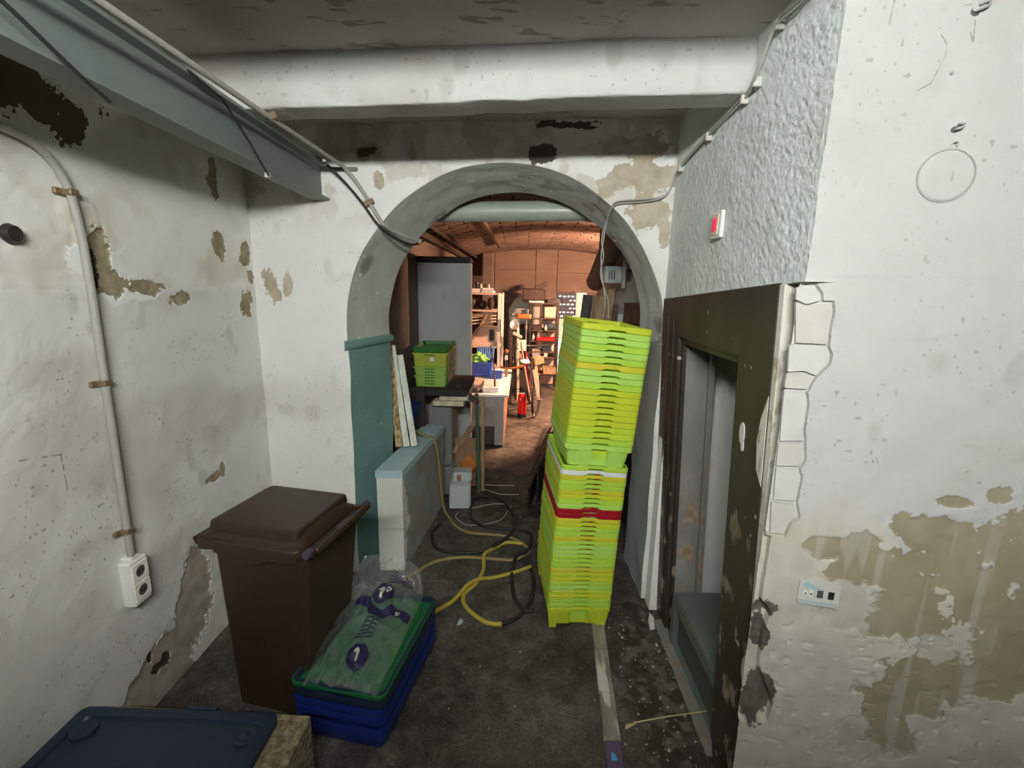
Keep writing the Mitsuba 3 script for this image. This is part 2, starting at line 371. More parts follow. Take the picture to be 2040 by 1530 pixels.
def woodfn(a, b, sx, sy, sz):
    def f(p, n, uv):
        g = mikit.fbm(p.x * sx, p.y * sy, p.z * sz, octaves=3)
        return mix(a, b, smoothstep(.25, .75, g))
    return proc(f)
mat('wood', woodfn((.24, .15, .085), (.40, .27, .16), 30, 30, 6), .7)
mat('wood_dark', woodfn((.045, .030, .02), (.095, .064, .043), 30, 30, 5), .6)
mat('wood_pale', woodfn((.48, .42, .28), (.66, .60, .46), 40, 40, 8), .75)
mat('board_white', woodfn((.50, .53, .44), (.66, .68, .60), 30, 30, 9), .6)
mat('board_chip', woodfn((.16, .10, .045), (.50, .39, .20), 70, 70, 30), .8)
mat('chipboard', proc(lambda p, n, uv: mix((.10, .08, .05), (.29, .24, .155), smoothstep(.25, .8, mikit.fbm(p.x * 55, p.y * 55, p.z * 55, octaves=3)))), .8)
mat('steel_green', proc(lambda p, n, uv: mix((.12, .145, .13), (.16, .185, .165), mikit.fbm(p.x * 4, p.y * 4, p.z * 4, octaves=3))), .5, spec=.4)
mat('pipe_green', proc(lambda p, n, uv: mix((.30, .34, .285), (.37, .41, .35), mikit.fbm(p.x * 6, p.y * 6, p.z * 30, octaves=2))), .35, spec=.5)
mat('box_steel', proc(lambda p, n, uv: mix((.11, .135, .125), (.17, .195, .18), mikit.fbm(p.x * 9, p.y * 9, p.z * 9, octaves=3))), .45, metallic=.3)
mat('rail', proc(lambda p, n, uv: mix(mix((.12, .105, .08), (.34, .32, .26), mikit.fbm(p.x * 30, p.y * 8, 1.0, octaves=2)), (.62, .61, .54), smoothstep(.42, .58, mikit.fbm(p.x * 26, p.y * 5, 4.0, octaves=3)) * smoothstep(2.5, 2.2, p.y))), .6)

for k, c, r, m_ in [('white', (.70, .70, .66), .5, 0), ('white_dirty', (.50, .49, .44), .6, 0), ('conduit', (.33, .325, .29), .55, 0), ('clip', (.22, .15, .09), .5, .4), ('black', (.015, .015, .015), .5, 0),
                    ('black_rubber', (.022, .022, .021), .55, 0), ('yellow_hose', (.44, .34, .055), .5, 0), ('yellow_hose_dirty', (.25, .205, .08), .6, 0), ('white_cable', (.50, .47, .40), .5, 0), ('grey_cable', (.34, .34, .31), .6, 0),
                    ('bin', (.030, .0165, .0105), .42, 0), ('bin_dark', (.018, .014, .012), .6, 0), ('bin_purple', (.05, .04, .06), .6, 0), ('blue', (.009, .022, .14), .4, 0), ('blue_dark', (.012, .020, .042), .45, 0), ('blue_light', (.16, .33, .68), .45, 0),
                    ('blue_mid', (.05, .11, .48), .45, 0), ('tray_green', (.010, .10, .035), .4, 0), ('crate_dark_green', (.03, .16, .03), .5, 0), ('crate_olive', (.36, .42, .05), .5, 0), ('crate_olive_green', (.30, .46, .09), .5, 0),
                    ('red', (.55, .012, .012), .35, 0), ('red_switch', (.8, .02, .08), .3, 0), ('rim_red', (.30, .008, .016), .4, 0), ('rim_white', (.66, .68, .66), .45, 0), ('mark_red', (.28, .012, .01), .5, 0),
                    ('orange', (.55, .19, .05), .5, 0), ('mint', (.58, .66, .58), .6, 0), ('beige', (.62, .48, .38), .6, 0), ('cream', (.84, .80, .70), .6, 0), ('suitcase', (.038, .021, .015), .6, 0), ('leather', (.018, .013, .011), .45, 0),
                    ('chrome', (.6, .6, .6), .25, .9), ('grey', (.30, .30, .29), .6, 0), ('grey_dark', (.07, .07, .068), .6, 0), ('blue_grey', (.035, .05, .07), .6, 0), ('bag_green', (.32, .78, .20), .5, 0), ('brown', (.28, .16, .09), .7, 0),
                    ('purple_print', (.014, .010, .045), .5, 0), ('purple', (.12, .075, .14), .6, 0), ('sky_blue_chip', (.10, .42, .75), .5, 0), ('light_blue', (.36, .48, .50), .6, 0), ('desk_white', (.85, .85, .82), .5, 0), ('desk_grey', (.36, .37, .37), .6, 0),
                    ('desk_brown', (.33, .20, .14), .5, 0), ('plaster_bit', (.50, .497, .46), .8, 0), ('plaster_bit_b', (.47, .46, .415), .8, 0), ('near_black', (.03, .025, .022), .9, 0), ('can', (.50, .53, .52), .35, 0), ('green_metal', (.05, .085, .05), .5, 0),
                    ('rope', (.55, .45, .22), .8, 0), ('concrete', (.20, .205, .19), .85, 0), ('rubble', (.38, .36, .32), .9, 0), ('duct', (.11, .065, .045), .7, 0), ('grey_box', (.42, .46, .45), .5, 0), ('tire', (.02, .018, .017), .7, 0)]:
    mat(k, c, r, m_)
LIME = {'y': (.50, .58, .032), 'Y': (.55, .52, .035), 'g': (.40, .62, .06), 'l': (.40, .64, .11), 'e': (.46, .62, .04)}
for k, c in LIME.items():
    mat('lime_' + {'y': 'yellowish', 'Y': 'mustard', 'g': 'green', 'l': 'light', 'e': 'even'}[k], c, .38)
LM = {'y': 'lime_yellowish', 'Y': 'lime_mustard', 'g': 'lime_green', 'l': 'lime_light', 'e': 'lime_even', 'W': 'rim_white', 'R': 'rim_red'}
scene['mat_bag_film'] = {'type': 'blendbsdf', 'weight': .075, 'a': {'type': 'thindielectric', 'int_ior': 1.5}, 'b': {'type': 'twosided', 'bsdf': {'type': 'roughplastic', 'diffuse_reflectance': {'type': 'rgb', 'value': [.75, .8, .8]}, 'alpha': .09}}}

# ---------------------------------------------------------------- lamps (both hang outside the view)
def emit(k, rgb): scene[k]['emitter'] = {'type': 'area', 'radiance': {'type': 'rgb', 'value': list(map(float, rgb))}}
def unseen_panel_lamp(spec, label):
    """an unseen lamp panel lighting the room along +y; an unseen board below it darkens the ground"""
    x, y, z = spec['p']; h = spec['length'] / 2; e = spec['height'] / 2
    t = thing('unseen_ceiling_lamp', label, 'lamp')
    k = part(t, 'diffuser', plate(sg.box(x - h, z - e, x + h, z + e), .004, (0, y, 0), (1, 0, 0), (0, 0, 1), (0, 1, 0)), 'white')
    emit(k, spec['radiance'])
    part(t, 'housing', box(x - h - .02, x + h + .02, y - .08, y - .003, z - e - .01, z + e + .02), 'grey_dark')
    part(t, 'unseen_shade_board', box(x - h - .5, x + h + .5, y - .09, y + spec['ledge'], z - e - spec['drop'] - .012, z - e - spec['drop'], .002), 'grey_dark')  # unseen board placed to darken the floor and lower walls
    for s_ in (-1, 1):
        part(t, 'hanger', box(x + s_ * (h + .1) - .01, x + s_ * (h + .1) + .01, y - .09, y - .08, z - e - spec['drop'], 3.06, .002), 'grey_dark')
def unseen_tube_lamp(spec, label, z_top):
    x, y, z = spec['p']; h = spec['length'] / 2; r = spec['radius']
    t = thing('unseen_ceiling_lamp', label, 'lamp')  # unseen lamp, placed to light the back room
    emit(part(t, 'tube', tube([(x - h, y, z), (x + h, y, z)], r, 12), 'white', True), spec['radiance'])
    part(t, 'batten', box(x - h - .03, x + h + .03, y - .03, y + .03, z + .03, z + .075), 'white')
    for s_ in (-1, 1):
        part(t, 'tube_holder', box(x + s_ * (h + .012) - .012, x + s_ * (h + .012) + .012, y - .015, y + .015, z - .016, z + .04), 'white')
        part(t, 'rod', tube([(x + s_ * h * .7, y, z + .07), (x + s_ * h * .7, y, z_top)], .004, 6), 'grey')
unseen_panel_lamp(NEAR_LAMP, 'unseen lamp behind the viewer lighting the front room, its board shading the ground')
unseen_tube_lamp(FAR_TUBE, 'unseen warm tube lamp on the right, placed to light the back room', 2.80)

# ---------------------------------------------------------------- setting: front room
def lin(*segs):
    out = []
    for a, b, n in segs: out.append(np.linspace(a, b, n, endpoint=False))
    return np.append(np.concatenate(out), segs[-1][1])

xs, ys = lin((-1.9, 1.1, 220), (1.1, 2.4, 20)), lin((-4.7, 0.9, 20), (0.9, 5.0, 280), (5.0, 11.2, 60))
def floor_f(X, Y):
    z = (NP.noise(X * 6, Y * 6, 1.0) - .5) * .006 + (NP.noise(X * 19, Y * 19, 2.0) - .5) * .004 - .004
    rub = np.clip((X - .6) / .15, 0, 1) * np.clip((2.9 - Y) / .3, 0, 1)
    return np.stack([X, Y, z + rub * (NP.noise(X * 25, Y * 25, 3.0) - .4) * .02], -1)
struct('floor', grid(xs, ys, floor_f), 'floor', True, 'dirty dark concrete floor with stains and debris')

ys, zs = lin((0.4, 1.0, 40), (1.0, 3.2, 330)), lin((0, 3.06, 400))
def left_f(Y, Z):
    d = (NP.noise(Y * 5, Z * 5, 4.0) - .5) * .008 + (NP.noise(Y * 21, Z * 21, 4.0) - .5) * .002
    for B, a, w, fr in ((L_PEEL, .006, .45, 14), (L_BASE, .008, .35, 9), (L_HOLE, .012, .45, 14)):
        d = d - a * np.clip(field(NP, B, Y, Z, w, fr) / .06, 0, 1)
    d = d + .003 * np.clip(field(NP, L_NEW, Y, Z, .5) / .06, 0, 1)
    blister = np.clip(1 - ((Y - 1.95) / .1)**2 - ((Z - 2.33) / .13)**2, 0, 1)
    d = d + blister * .012 * (NP.noise(Y * 30, Z * 22, 2.0)) + (Z > 2.06) * .0025
    return np.stack([-1.782 + d, Y, Z], -1)
struct('wall_left', grid(ys, zs, left_f), 'wall_left', 40, 'whitewashed left wall with peeling paint and a damp patch near the floor')

# arch wall: rings from the arch outline out to the edges of the wall
SP, CU, RA = 1.80, 1.036, 1.017
def outline(t):
    """front and back outlines of the opening, paired; t = depth 0..1"""
    cu = CU + .022 * t; ra = RA + (.940 - RA) * t
    left, right = cu - ra, cu + ra
    P = [(left, z) for z in np.linspace(0, SP, 90, endpoint=False)]
    P += [(cu - ra * math.cos(a), SP + ra * math.sin(a)) for a in np.linspace(0, math.pi, 240)]
    P += [(right, z) for z in np.linspace(SP, 0, 91)[1:]]
    P = np.array(P); s = np.arange(len(P))
    wob = (NP.noise(P[:, 0] * 4, P[:, 1] * 4, t * 3.0) - .5) * .014
    d = np.where(P[:, 1:2] > SP, (P - (cu, SP)) / ra, np.sign(P[:, :1] - cu) * np.array([1., 0]))
    return P + d * wob[:, None]
O0, O1 = outline(0.0), outline(1.0)
UL, UR, ZT = -.622, 2.16, 3.06
def outer(p):
    if p[1] <= SP: return np.array([UL if p[0] < CU else UR, p[1]])
    d = p - np.array([CU, SP]); k = []
    if d[0] < 0: k.append((UL - CU) / d[0])
    if d[0] > 0: k.append((UR - CU) / d[0])
    if d[1] > 1e-9: k.append((ZT - SP) / d[1])
    return np.array([CU, SP]) + d * min(k)
OUT = np.array([outer(p) for p in O0])
ts = np.linspace(0, 1, 90)
W = O0[:, None] + (OUT - O0)[:, None] * ts[None, :, None]
X = AO[0] + AU[0] * W[..., 0]
dep = (NP.noise(X * 6, W[..., 1] * 6, 7.0) - .5) * .008 + .004 * np.clip(field(NP, B_PEEL, X, W[..., 1], .5, 13) / .05, 0, 1)
dep = dep + .006 * np.exp(-ts / .02)[None, :] * 1.2
V3 = AO + W[..., :1] * AU + dep[..., None] * AN + W[..., 1:] * np.array([0, 0, 1.])
i = np.arange(V3.shape[0] * V3.shape[1]).reshape(V3.shape[:2])
q = np.stack([i[:-1, :-1], i[1:, :-1], i[1:, 1:], i[:-1, 1:]], -1).reshape(-1, 4)
struct('wall_back', trimesh.Trimesh(V3.reshape(-1, 3), np.vstack([q[:, [0, 1, 2]], q[:, [0, 2, 3]]]), process=False), 'wall_arch', 40, 'white plaster wall pierced by a round arch')
DEPTH = .5
def reveal(i0, i1, name, m, label):
    tt = np.linspace(0, 1, 24); a, b = O0[i0:i1], O1[i0:i1]
    W = a[:, None] + (b - a)[:, None] * tt[None, :, None]
    n2 = np.gradient(a, axis=0); n2 = np.c_[-n2[:, 1], n2[:, 0]]; n2 /= np.linalg.norm(n2, axis=1, keepdims=True)
    r = (NP.noise(W[..., 0] * 7, W[..., 1] * 7, tt[None, :] * 4) - .5) * .012 * np.minimum(1, tt * 8)[None, :]
    W = W + n2[:, None] * r[..., None]
    P = AO + W[..., :1] * AU + (tt * DEPTH)[None, :, None] * AN + W[..., 1:] * np.array([0, 0, 1.])
    i = np.arange(P.shape[0] * P.shape[1]).reshape(P.shape[:2])
    q = np.stack([i[:-1, :-1], i[1:, :-1], i[1:, 1:], i[:-1, 1:]], -1).reshape(-1, 4)
    part('wall_back', name, trimesh.Trimesh(P.reshape(-1, 3), np.vstack([q[:, [0, 1, 2]], q[:, [0, 2, 3]]]), process=False), m, True, label)
reveal(0, 85, 'left_jamb', 'green_paint', 'sea green painted left jamb of the arch')
reveal(84, 332, 'arch_soffit', 'reveal', 'grey rendered underside of the arch')
reveal(331, 420, 'right_jamb', 'grey_paint', 'grey painted right jamb of the arch')
# impost moulding: a half-round band along the left jamb top and round onto the front face
prof = [(0, -.032), (.02, -.028), (.034, -.012), (.036, .006), (.028, .022), (.012, .030), (0, .032)]
band = []
for t_, dz in ((-.045, 0), (-.02, 0), (.12, 0), (.3, .002), (.47, 0), (.505, 0)):
    u0 = O0[84, 0] + (O1[84, 0] - O0[84, 0]) * max(t_, 0) / DEPTH
    band.append(np.array([aw(u0 - .004 + (a if t_ > -.02 else a * .3), 1.69 + b + dz, t_) for a, b in prof]))
part('wall_back', 'impost_moulding', loft(band, close=True, cap0=True, cap1=True), 'green_paint', 50, 'rounded moulding on top of the green jamb')
# rear side of the arch wall, facing the passage
pts = [aw(u, z, DEPTH) for u, z in O1]
ob = np.array([outer(p) for p in O1])
part('wall_back', 'rear_face', loft([np.array(pts), np.array([aw(u, z, DEPTH) for u, z in ob])], close=False), 'far_plaster', False, 'rear face of the arch wall')

# right-hand wall, facing the viewer, with recesses behind the loose plaster
PIECES = [[(-.013, 2.112), (.003, 2.123), (.039, 2.118), (.057, 2.094), (.062, 2.075), (.024, 2.061), (-.01, 2.076)],
          [(-.01, 2.073), (.024, 2.061), (.092, 2.068), (.098, 2.044), (.096, 1.992), (.098, 1.939), (.007, 1.94)],
          [(-.01, 1.931), (.007, 1.938), (.096, 1.936), (.11, 1.909), (.109, 1.88), (.079, 1.838), (.042, 1.851), (-.004, 1.845)],
          [(-.006, 1.839), (.042, 1.845), (.075, 1.832), (.06, 1.791), (-.008, 1.792)],
          [(-.007, 1.786), (.056, 1.782), (.066, 1.744), (.065, 1.654), (.075, 1.618), (.001, 1.611)],
          [(-.001, 1.605), (.073, 1.612), (.083, 1.557), (.076, 1.529), (.001, 1.523)],
          [(.002, 1.517), (.069, 1.518), (.081, 1.488), (.076, 1.404), (.008, 1.402)],
          [(.003, 1.392), (.077, 1.395), (.091, 1.348), (.067, 1.325), (.056, 1.28), (.012, 1.277)]]
VOID = sg.Polygon([(-.02, 1.27), (.018, 1.27), (.015, 1.02), (.048, .982), (.037, .866), (.036, .759), (.06, .70), (.103, .601), (.097, .509), (.03, .494), (-.03, .494)])
reg = shapely.union_all([sg.Polygon(p).buffer(.007) for p in PIECES] + [sg.Polygon([(-.05, 2.12), (0, 2.12), (.01, 1.28), (-.05, 1.28)])])
us, zs = lin((0.0, .14, 70), (.14, .9, 190), (.9, 1.5, 12)), lin((0, .4, 30), (.4, 2.2, 420), (2.2, 3.06, 110))
def right_f(U, Z):
    d = (NP.noise(U * 6, Z * 6, 12.0) - .5) * .008 + (NP.noise(U * 26, Z * 26, 12.0) - .5) * .0025
    d = d + .003 * np.clip(field(NP, R_PEEL, U, Z, .55, 11, 40) / .1, 0, 1) + .0014 * np.clip((2.153 - Z) / .004, 0, 1)
    pit = np.clip((NP.noise(U * 40, Z * 55, 6.0) - .80) / .08, 0, 1) * (Z < .95)
    d = d + pit * .003
    ins = shapely.contains_xy(reg, U.ravel(), Z.ravel()).reshape(U.shape)
    vo = shapely.contains_xy(VOID, U.ravel(), Z.ravel()).reshape(U.shape)
    d = np.where(ins, .016, d); d = np.where(vo, .03 + (NP.noise(U * 30, Z * 30, 3.0)) * .008, d)
    # the lower part stands back to let the door trim in
    return RO + U[..., None] * RU + d[..., None] * RN + Z[..., None] * np.array([0, 0, 1.])
struct('wall_right', grid(us, zs, right_f), 'wall_right', 40, 'bright white right wall with a large brown stain low down')
for j, p in enumerate(PIECES):
    pg = sg.Polygon(p).buffer(-.004).buffer(.0025)
    m = plate(pg, .016, rw(0, 0, .018), RU, (0, 0, 1), -RN)
    part('wall_right', 'plaster_piece', m, ('plaster_bit', 'plaster_bit_b')[j % 2], label='loose plaster flake along the cracked edge' if j == 0 else None)

# grey wall above the lift door (faces the arch side), rough cast
yl, zl = lin((1.5, 2.94, 160)), np.linspace(0, 1, 110)
def grey_f(Y, S):
    zb = 2.035 + (2.96 - Y) / 1.42 * .095
    Z = zb + S * (3.06 - zb)
    x = .87 + (NP.noise(Y * 7, Z * 7, 2.0) - .5) * .008 + (NP.noise(Y * 75, Z * 75, 2.0) - .5) * .0038
    return np.stack([x, Y, Z], -1)
struct('wall_lift', grid(yl, zl, grey_f), 'wall_grey', True, 'grey rough-cast wall above the lift door')
scene['wall_lift__underside'] = shape(trimesh.Trimesh([(.868, 1.5, 2.132), (1.0, 1.5, 2.132), (1.0, 2.94, 2.037), (.868, 2.94, 2.037)], [[0, 1, 2], [0, 2, 3]], process=False), 'wall_grey')

xc, yc = lin((-1.9, 2.4, 60)), lin((-4.7, 3.2, 60))
struct('ceiling', grid(xc, yc, lambda X, Y: np.stack([X, Y, 3.045 + (NP.noise(X * 3, Y * 3, 5.0) - .5) * .012], -1)), 'ceiling', True, 'grimy grey ceiling of the front room')
def ceiling_beam(y0, zb, w, label, s0=-.62, s1=2.12):
    """a plastered joist, parallel to the arch wall; y0 = its front face at x = 0.88"""
    prof = [(.0, 3.06 - zb), (.0, .09), (.001, .03), (.006, .008), (.015, .0), (w * .6, .0), (w, -.001), (w + .006, .01), (w + .006, 3.06 - zb)]
    rings = []
    for s in np.linspace(s0, s1, 90):
        u = s - 2.06
        o = np.array([.88, y0, 0]) + AU * u
        dz = (NP.noise(np.array(s * 7.), np.array(3.), np.array(y0)) - .5) * .010 + .022 * np.clip((s - .3) / 1.6, 0, 1)
        rings.append(np.array([o + AN * (a + (NP.noise(np.array(s * 11.), np.array(b * 30.), np.array(9.)) - .5) * .008) + np.array([0, 0, zb + b + dz * (b < .1)]) for a, b in prof]))
    struct('ceiling_beam', loft(rings, close=False), 'beam', 50, label, 'beam')
ceiling_beam(2.02, 2.830, .15, 'white plastered ceiling beam in front of the arch')
ceiling_beam(.55, 2.925, .11, 'unseen ceiling beam overhead near the viewer, placed to shade the ceiling')  # out of view, placed to keep the lamp off the ceiling

struct('wall_unseen_left', box(-1.86, -1.80, -4.7, 0.4, 0, 3.06, .001), 'grey_dark')  # unseen wall, dark to keep bounced light low
struct('wall_unseen_rear', grid(lin((-1.9, 2.4, 20)), lin((0, 3.06, 12)), lambda X, Z: np.stack([X, X * 0 - 4.65, Z], -1)), 'grey_dark')  # unseen rear wall, dark grey so it reflects little
struct('wall_unseen_side', grid(lin((-4.7, 1.35, 20)), lin((0, 3.06, 12)), lambda Y, Z: np.stack([Y * 0 + 2.33, Y, Z], -1)), 'grey_dark')  # unseen side wall, kept dark to weaken the bounce

# ---------------------------------------------------------------- setting: lift door and shaft on the right
def shear(m):
    m = m.copy(); v = np.array(m.vertices); v[:, 0] += .09 * (1 - v[:, 2] / 2.05); m.vertices = v; return m
d = tag(uniq('door_1'), 'dark steel frame of a goods lift door in the right wall', None, None, 'structure')
def fr(name, poly, x0, x1, m, label=None):
    part(d, name, shear(plate(poly, x1 - x0, (x0, 0, 0), (0, 1, 0), (0, 0, 1), (1, 0, 0))), m, label=label)
fr('frame', [(1.63, 0), (1.885, 0), (1.885, 1.845), (2.62, 1.845), (2.62, 0), (2.905, 0), (2.93, 2.042), (1.63, 2.128)], .862, .885, 'door_frame', 'worn dark olive steel surround')
fr('inner_frame', [(1.885, 0), (1.925, 0), (1.925, 1.81), (2.59, 1.81), (2.59, 0), (2.62, 0), (2.62, 1.845), (1.885, 1.845)], .880, .90, 'door_frame')
for y in (2.70, 2.80):
    part(d, 'groove_strip', shear(box(.856, .864, y, y + .012, .03, 1.95, .002)), 'door_frame')
part(d, 'far_jamb', shear(box(.885, 1.03, 2.60, 2.66, 0, 1.85)), 'rusty_steel', label='rusty steel jamb channel')
part(d, 'near_jamb', shear(box(.885, 1.03, 1.84, 1.885, 0, 1.85)), 'rusty_steel')
part(d, 'guide_rail', shear(box(1.03, 1.06, 2.58, 2.70, 0, 1.9, .004)), 'rusty_steel', label='rusty lift guide rail')
part(d, 'white_edge', shear(box(.866, .945, 1.598, 1.632, 0, 2.125, .003)), 'worn_white', label='worn white painted edge of the door frame')
part(d, 'white_edge', shear(box(.935, .962, 1.58, 1.6, 0, 2.10, .003)), 'worn_white')
part(d, 'patch', shear(plate(sg.Polygon([(1.63, 1.74), (1.668, 1.65), (1.685, 1.56), (1.672, 1.45), (1.63, 1.40)]), .003, (.860, 0, 0), (0, 1, 0), (0, 0, 1), (1, 0, 0))), 'worn_white', label='white filler bulging over the frame edge')
for y, z, a, b in ((1.80, 1.55, .02, .045), (1.79, 1.50, .010, .02), (1.62, .62, .03, .07)):
    g_ = sg.Point(0, 0).buffer(1, 3)
    part(d, 'paint_splash', shear(plate(shapely.affinity.translate(shapely.affinity.scale(g_, a, b), y, z), .006, (.857, 0, 0), (0, 1, 0), (0, 0, 1), (1, 0, 0))), 'plaster_bit')
part(d, 'threshold', box(.90, 1.0, 1.8, 2.7, -.01, .012), 'rusty_steel')
sh = tag(uniq('wall_shaft'), 'grey plastered inside of the lift shaft', None, None, 'structure')
part(sh, 'far_face', box(.90, 1.75, 2.80, 2.90, 0, 2.1, .001), 'shaft')
part(sh, 'side_face', box(1.7, 1.75, 1.6, 2.85, 0, 2.1, .001), 'shaft')
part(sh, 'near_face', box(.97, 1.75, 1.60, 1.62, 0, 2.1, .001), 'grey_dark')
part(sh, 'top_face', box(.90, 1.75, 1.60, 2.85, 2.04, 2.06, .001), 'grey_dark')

# ---------------------------------------------------------------- setting: passage and vaulted back room
struct('wall_passage_right', grid(lin((3.3, 6.3, 40)), lin((0, 3.0, 40)), lambda Y, Z: np.stack([.985 + (NP.noise(Y * 6, Z * 6, 3.0) - .5) * .01, Y, Z], -1)), 'wall_grey', True, 'grey right wall of the passage')
struct('wall_passage_left', grid(lin((3.4, 11.1, 60)), lin((0, 3.0, 30)), lambda Y, Z: np.stack([-1.15 + (NP.noise(Y * 5, Z * 5, 3.0) - .5) * .012, Y, Z], -1)), 'far_plaster', True, 'reddish plaster wall left of the passage')
struct('wall_passage_return', box(.985, 2.3, 6.25, 6.32, 0, 3.0, .001), 'far_plaster')
struct('wall_far_right', box(2.2, 2.28, 6.2, 11.1, 0, 3.0, .001), 'far_plaster')
struct('wall_partition', box(-1.15, -.555, 5.28, 5.40, 0, 2.34, .012), 'partition', label='low white partition wall beside the passage')
part('wall_partition', 'coping', box(-1.15, -.56, 5.26, 5.42, 2.335, 2.40, .015), 'near_black', label='dark top edge')
VR, VX, VZ = 7.0, .5, 2.925
def vault(x): return VZ - VR + math.sqrt(VR * VR - (x - VX)**2)
struct('ceiling_vault', grid(lin((-1.2, 2.3, 40)), lin((3.35, 11.1, 40)), lambda X, Y: np.stack([X, Y, VZ - VR + np.sqrt(VR**2 - (X - VX)**2) + .006], -1)), 'mortar', True, 'shallow brick vault over the passage and the back room')
tile = {m: shape(box(-.192, .192, -.091, .091, -.008, .008, .003), m) for m in ('brick', 'brick_b', 'brick_c')}
for iy in range(27):
    y = 5.55 + iy * .2
    for ix in range(9):
        x = -1.0 + ix * .4 + (.2 if iy % 2 else 0) - .1
        if x > 2.1: continue
        a = math.degrees(math.asin((x - VX) / VR))
        m = rng.choice(['brick', 'brick', 'brick_b', 'brick_c'])
        k = uniq('ceiling_vault__brick')
        scene[k] = {**tile[m], 'to_world': T().translate([x, y, vault(x) - .004 + rng.uniform(-.003, .003)]).rotate([0, 1, 0], a).rotate([0, 0, 1], rng.uniform(-.6, .6))}
for iy in range(9):
    y = 3.75 + iy * .2
    for ix in range(5):
        x = -1.0 + ix * .4 + (.2 if iy % 2 else 0) - .1
        k = uniq('ceiling_vault__brick')
        scene[k] = {**tile[rng.choice(['brick', 'brick_c'])], 'to_world': T().translate([x, y, vault(x) - .004 + rng.uniform(-.003, .003)]).rotate([0, 1, 0], math.degrees(math.asin((x - VX) / VR)))}
struct('wall_far', box(-1.2, .80, 11.03, 11.1, 0, 3.0, .001), 'far_plaster', label='far end wall of the back room faced with wide boards')
part('wall_far', 'upper_wall', box(.80, 2.3, 11.03, 11.1, 1.98, 3.0, .001), 'far_plaster')
part('wall_far', 'right_wall', box(1.50, 2.3, 11.03, 11.1, 0, 1.98, .001), 'far_plaster')
for x0, x1, z0, z1 in ((-.62, .30, 2.47, 2.90), (-.62, .30, 1.5, 2.46), (.31, .79, 1.5, 2.91), (-1.15, -.63, 1.5, 2.88), (.80, 1.9, 2.42, 2.92), (.80, 1.9, 1.985, 2.41), (-1.15, .79, .02, 1.49)):
    part('wall_far', 'panel', box(x0, x1, 11.0, 11.03, z0, z1, .004), 'panel')
struct('trim_1', box(-.86, -.63, 10.4, 10.7, 0, 2.8, .02), 'far_plaster', label='plaster pier in the left corner of the back room')
# daylit opening low on the far wall
w = tag(uniq('window_1'), 'daylit opening with a pierced grille in the far wall', None, None, 'structure')
k = part(w, 'pane', box(.80, 1.50, 11.08, 11.09, .02, 1.98, .001), 'white', label='bright daylight behind the grille')
scene[k]['emitter'] = {'type': 'area', 'radiance': {'type': 'rgb', 'value': list(DAY_PANE)}}
g = sg.box(.80, 1.385, 1.97, 2.0)
gp = sg.box(.80, 1.24, 1.40, 1.98)
holes = []
for r_ in range(6):
    for c_ in range(5):
        if rng.random() < .82:
            cx, cz = .84 + c_ * .095 + (.045 if r_ % 2 else 0), 1.445 + r_ * .09
            holes.append(shapely.affinity.scale(sg.Point(cx, cz).buffer(1, 2), .032 + rng.random() * .012, .016 + rng.random() * .01))
part(w, 'grille', plate(gp.difference(shapely.union_all(holes)), .02, (0, 11.0, 0), (1, 0, 0), (0, 0, 1), (0, 1, 0)), 'blue_grey', label='dark pierced grille')
part(w, 'lower_panel', box(.82, 1.22, 10.98, 11.0, .9, 1.39, .004), 'white', label='white panel below the grille')
part(w, 'post', box(1.24, 1.44, 10.93, 10.98, 1.32, 1.99, .006), 'white', label='white post beside the grille')

# ---------------------------------------------------------------- fixed things of the front room
# steel joist along the left wall, below the ceiling beam
def ibeam():
    h, b, tw, tf = .21, .105, .009, .014
    prof = [(-b / 2, 0), (b / 2, 0), (b / 2, tf), (tw / 2 + .008, tf + .006), (tw / 2, tf + .02), (tw / 2, h - tf - .02), (tw / 2 + .008, h - tf - .006), (b / 2, h - tf), (b / 2, h), (-b / 2, h), (-b / 2, h - tf),
            (-tw / 2 - .008, h - tf - .006), (-tw / 2, h - tf - .02), (-tw / 2, tf + .02), (-tw / 2 - .008, tf + .006), (-b / 2, tf)]
    R = [np.array([(-1.278 + x, y, zb + z) for x, z in prof]) for y, zb in ((-4.6, 2.70), (1.2, 2.65), (3.128, 2.605))]
    return loft(R)
jo = thing('steel_joist', 'grey-green painted steel joist running along the left wall to the arch', 'beam')
part(jo, 'joist', ibeam(), 'steel_green')
part(jo, 'bracket', box(-1.20, -1.03, 3.10, 3.125, 2.775, 2.80), 'steel_green')
obj('ceramic_knob', lathe([(0, 0), (.012, 0), (.016, .006), (.012, .014), (.014, .02), (0, .024)], 12, (-1.235, 2.40, 2.588)), 'white', 40, 'small white porcelain knob under the steel joist', 'insulator')
obj('ceramic_knob', lathe([(0, 0), (.013, 0), (.017, .01), (.012, .02), (.013, .03), (0, .034)], 12, (-1.19, 2.98, 2.78)), 'white', 40, 'white porcelain insulator at the arch end of the joist', 'insulator')
obj('power_cable', tube([(-1.205, 1.0, 2.80), (-1.20, 1.20, 2.715), (-1.20, 1.32, 2.66), (-1.205, 1.40, 2.628), (-1.215, 1.455, 2.617), (-1.222, 1.50, 2.606)], .0055, 8, 8), 'black_rubber', True, 'black cable looped under the joist at the upper left', 'cable')
obj('power_cable', tube([(-1.215, 1.86, 2.835), (-1.205, 1.95, 2.815), (-1.205, 2.04, 2.80), (-1.215, 2.13, 2.76), (-1.216, 2.24, 2.69), (-1.212, 2.32, 2.62), (-1.215, 2.37, 2.595), (-1.232, 2.395, 2.60)], .0045, 8, 8), 'black_rubber', True, 'thin black cable hanging down the joist to a white knob', 'cable')
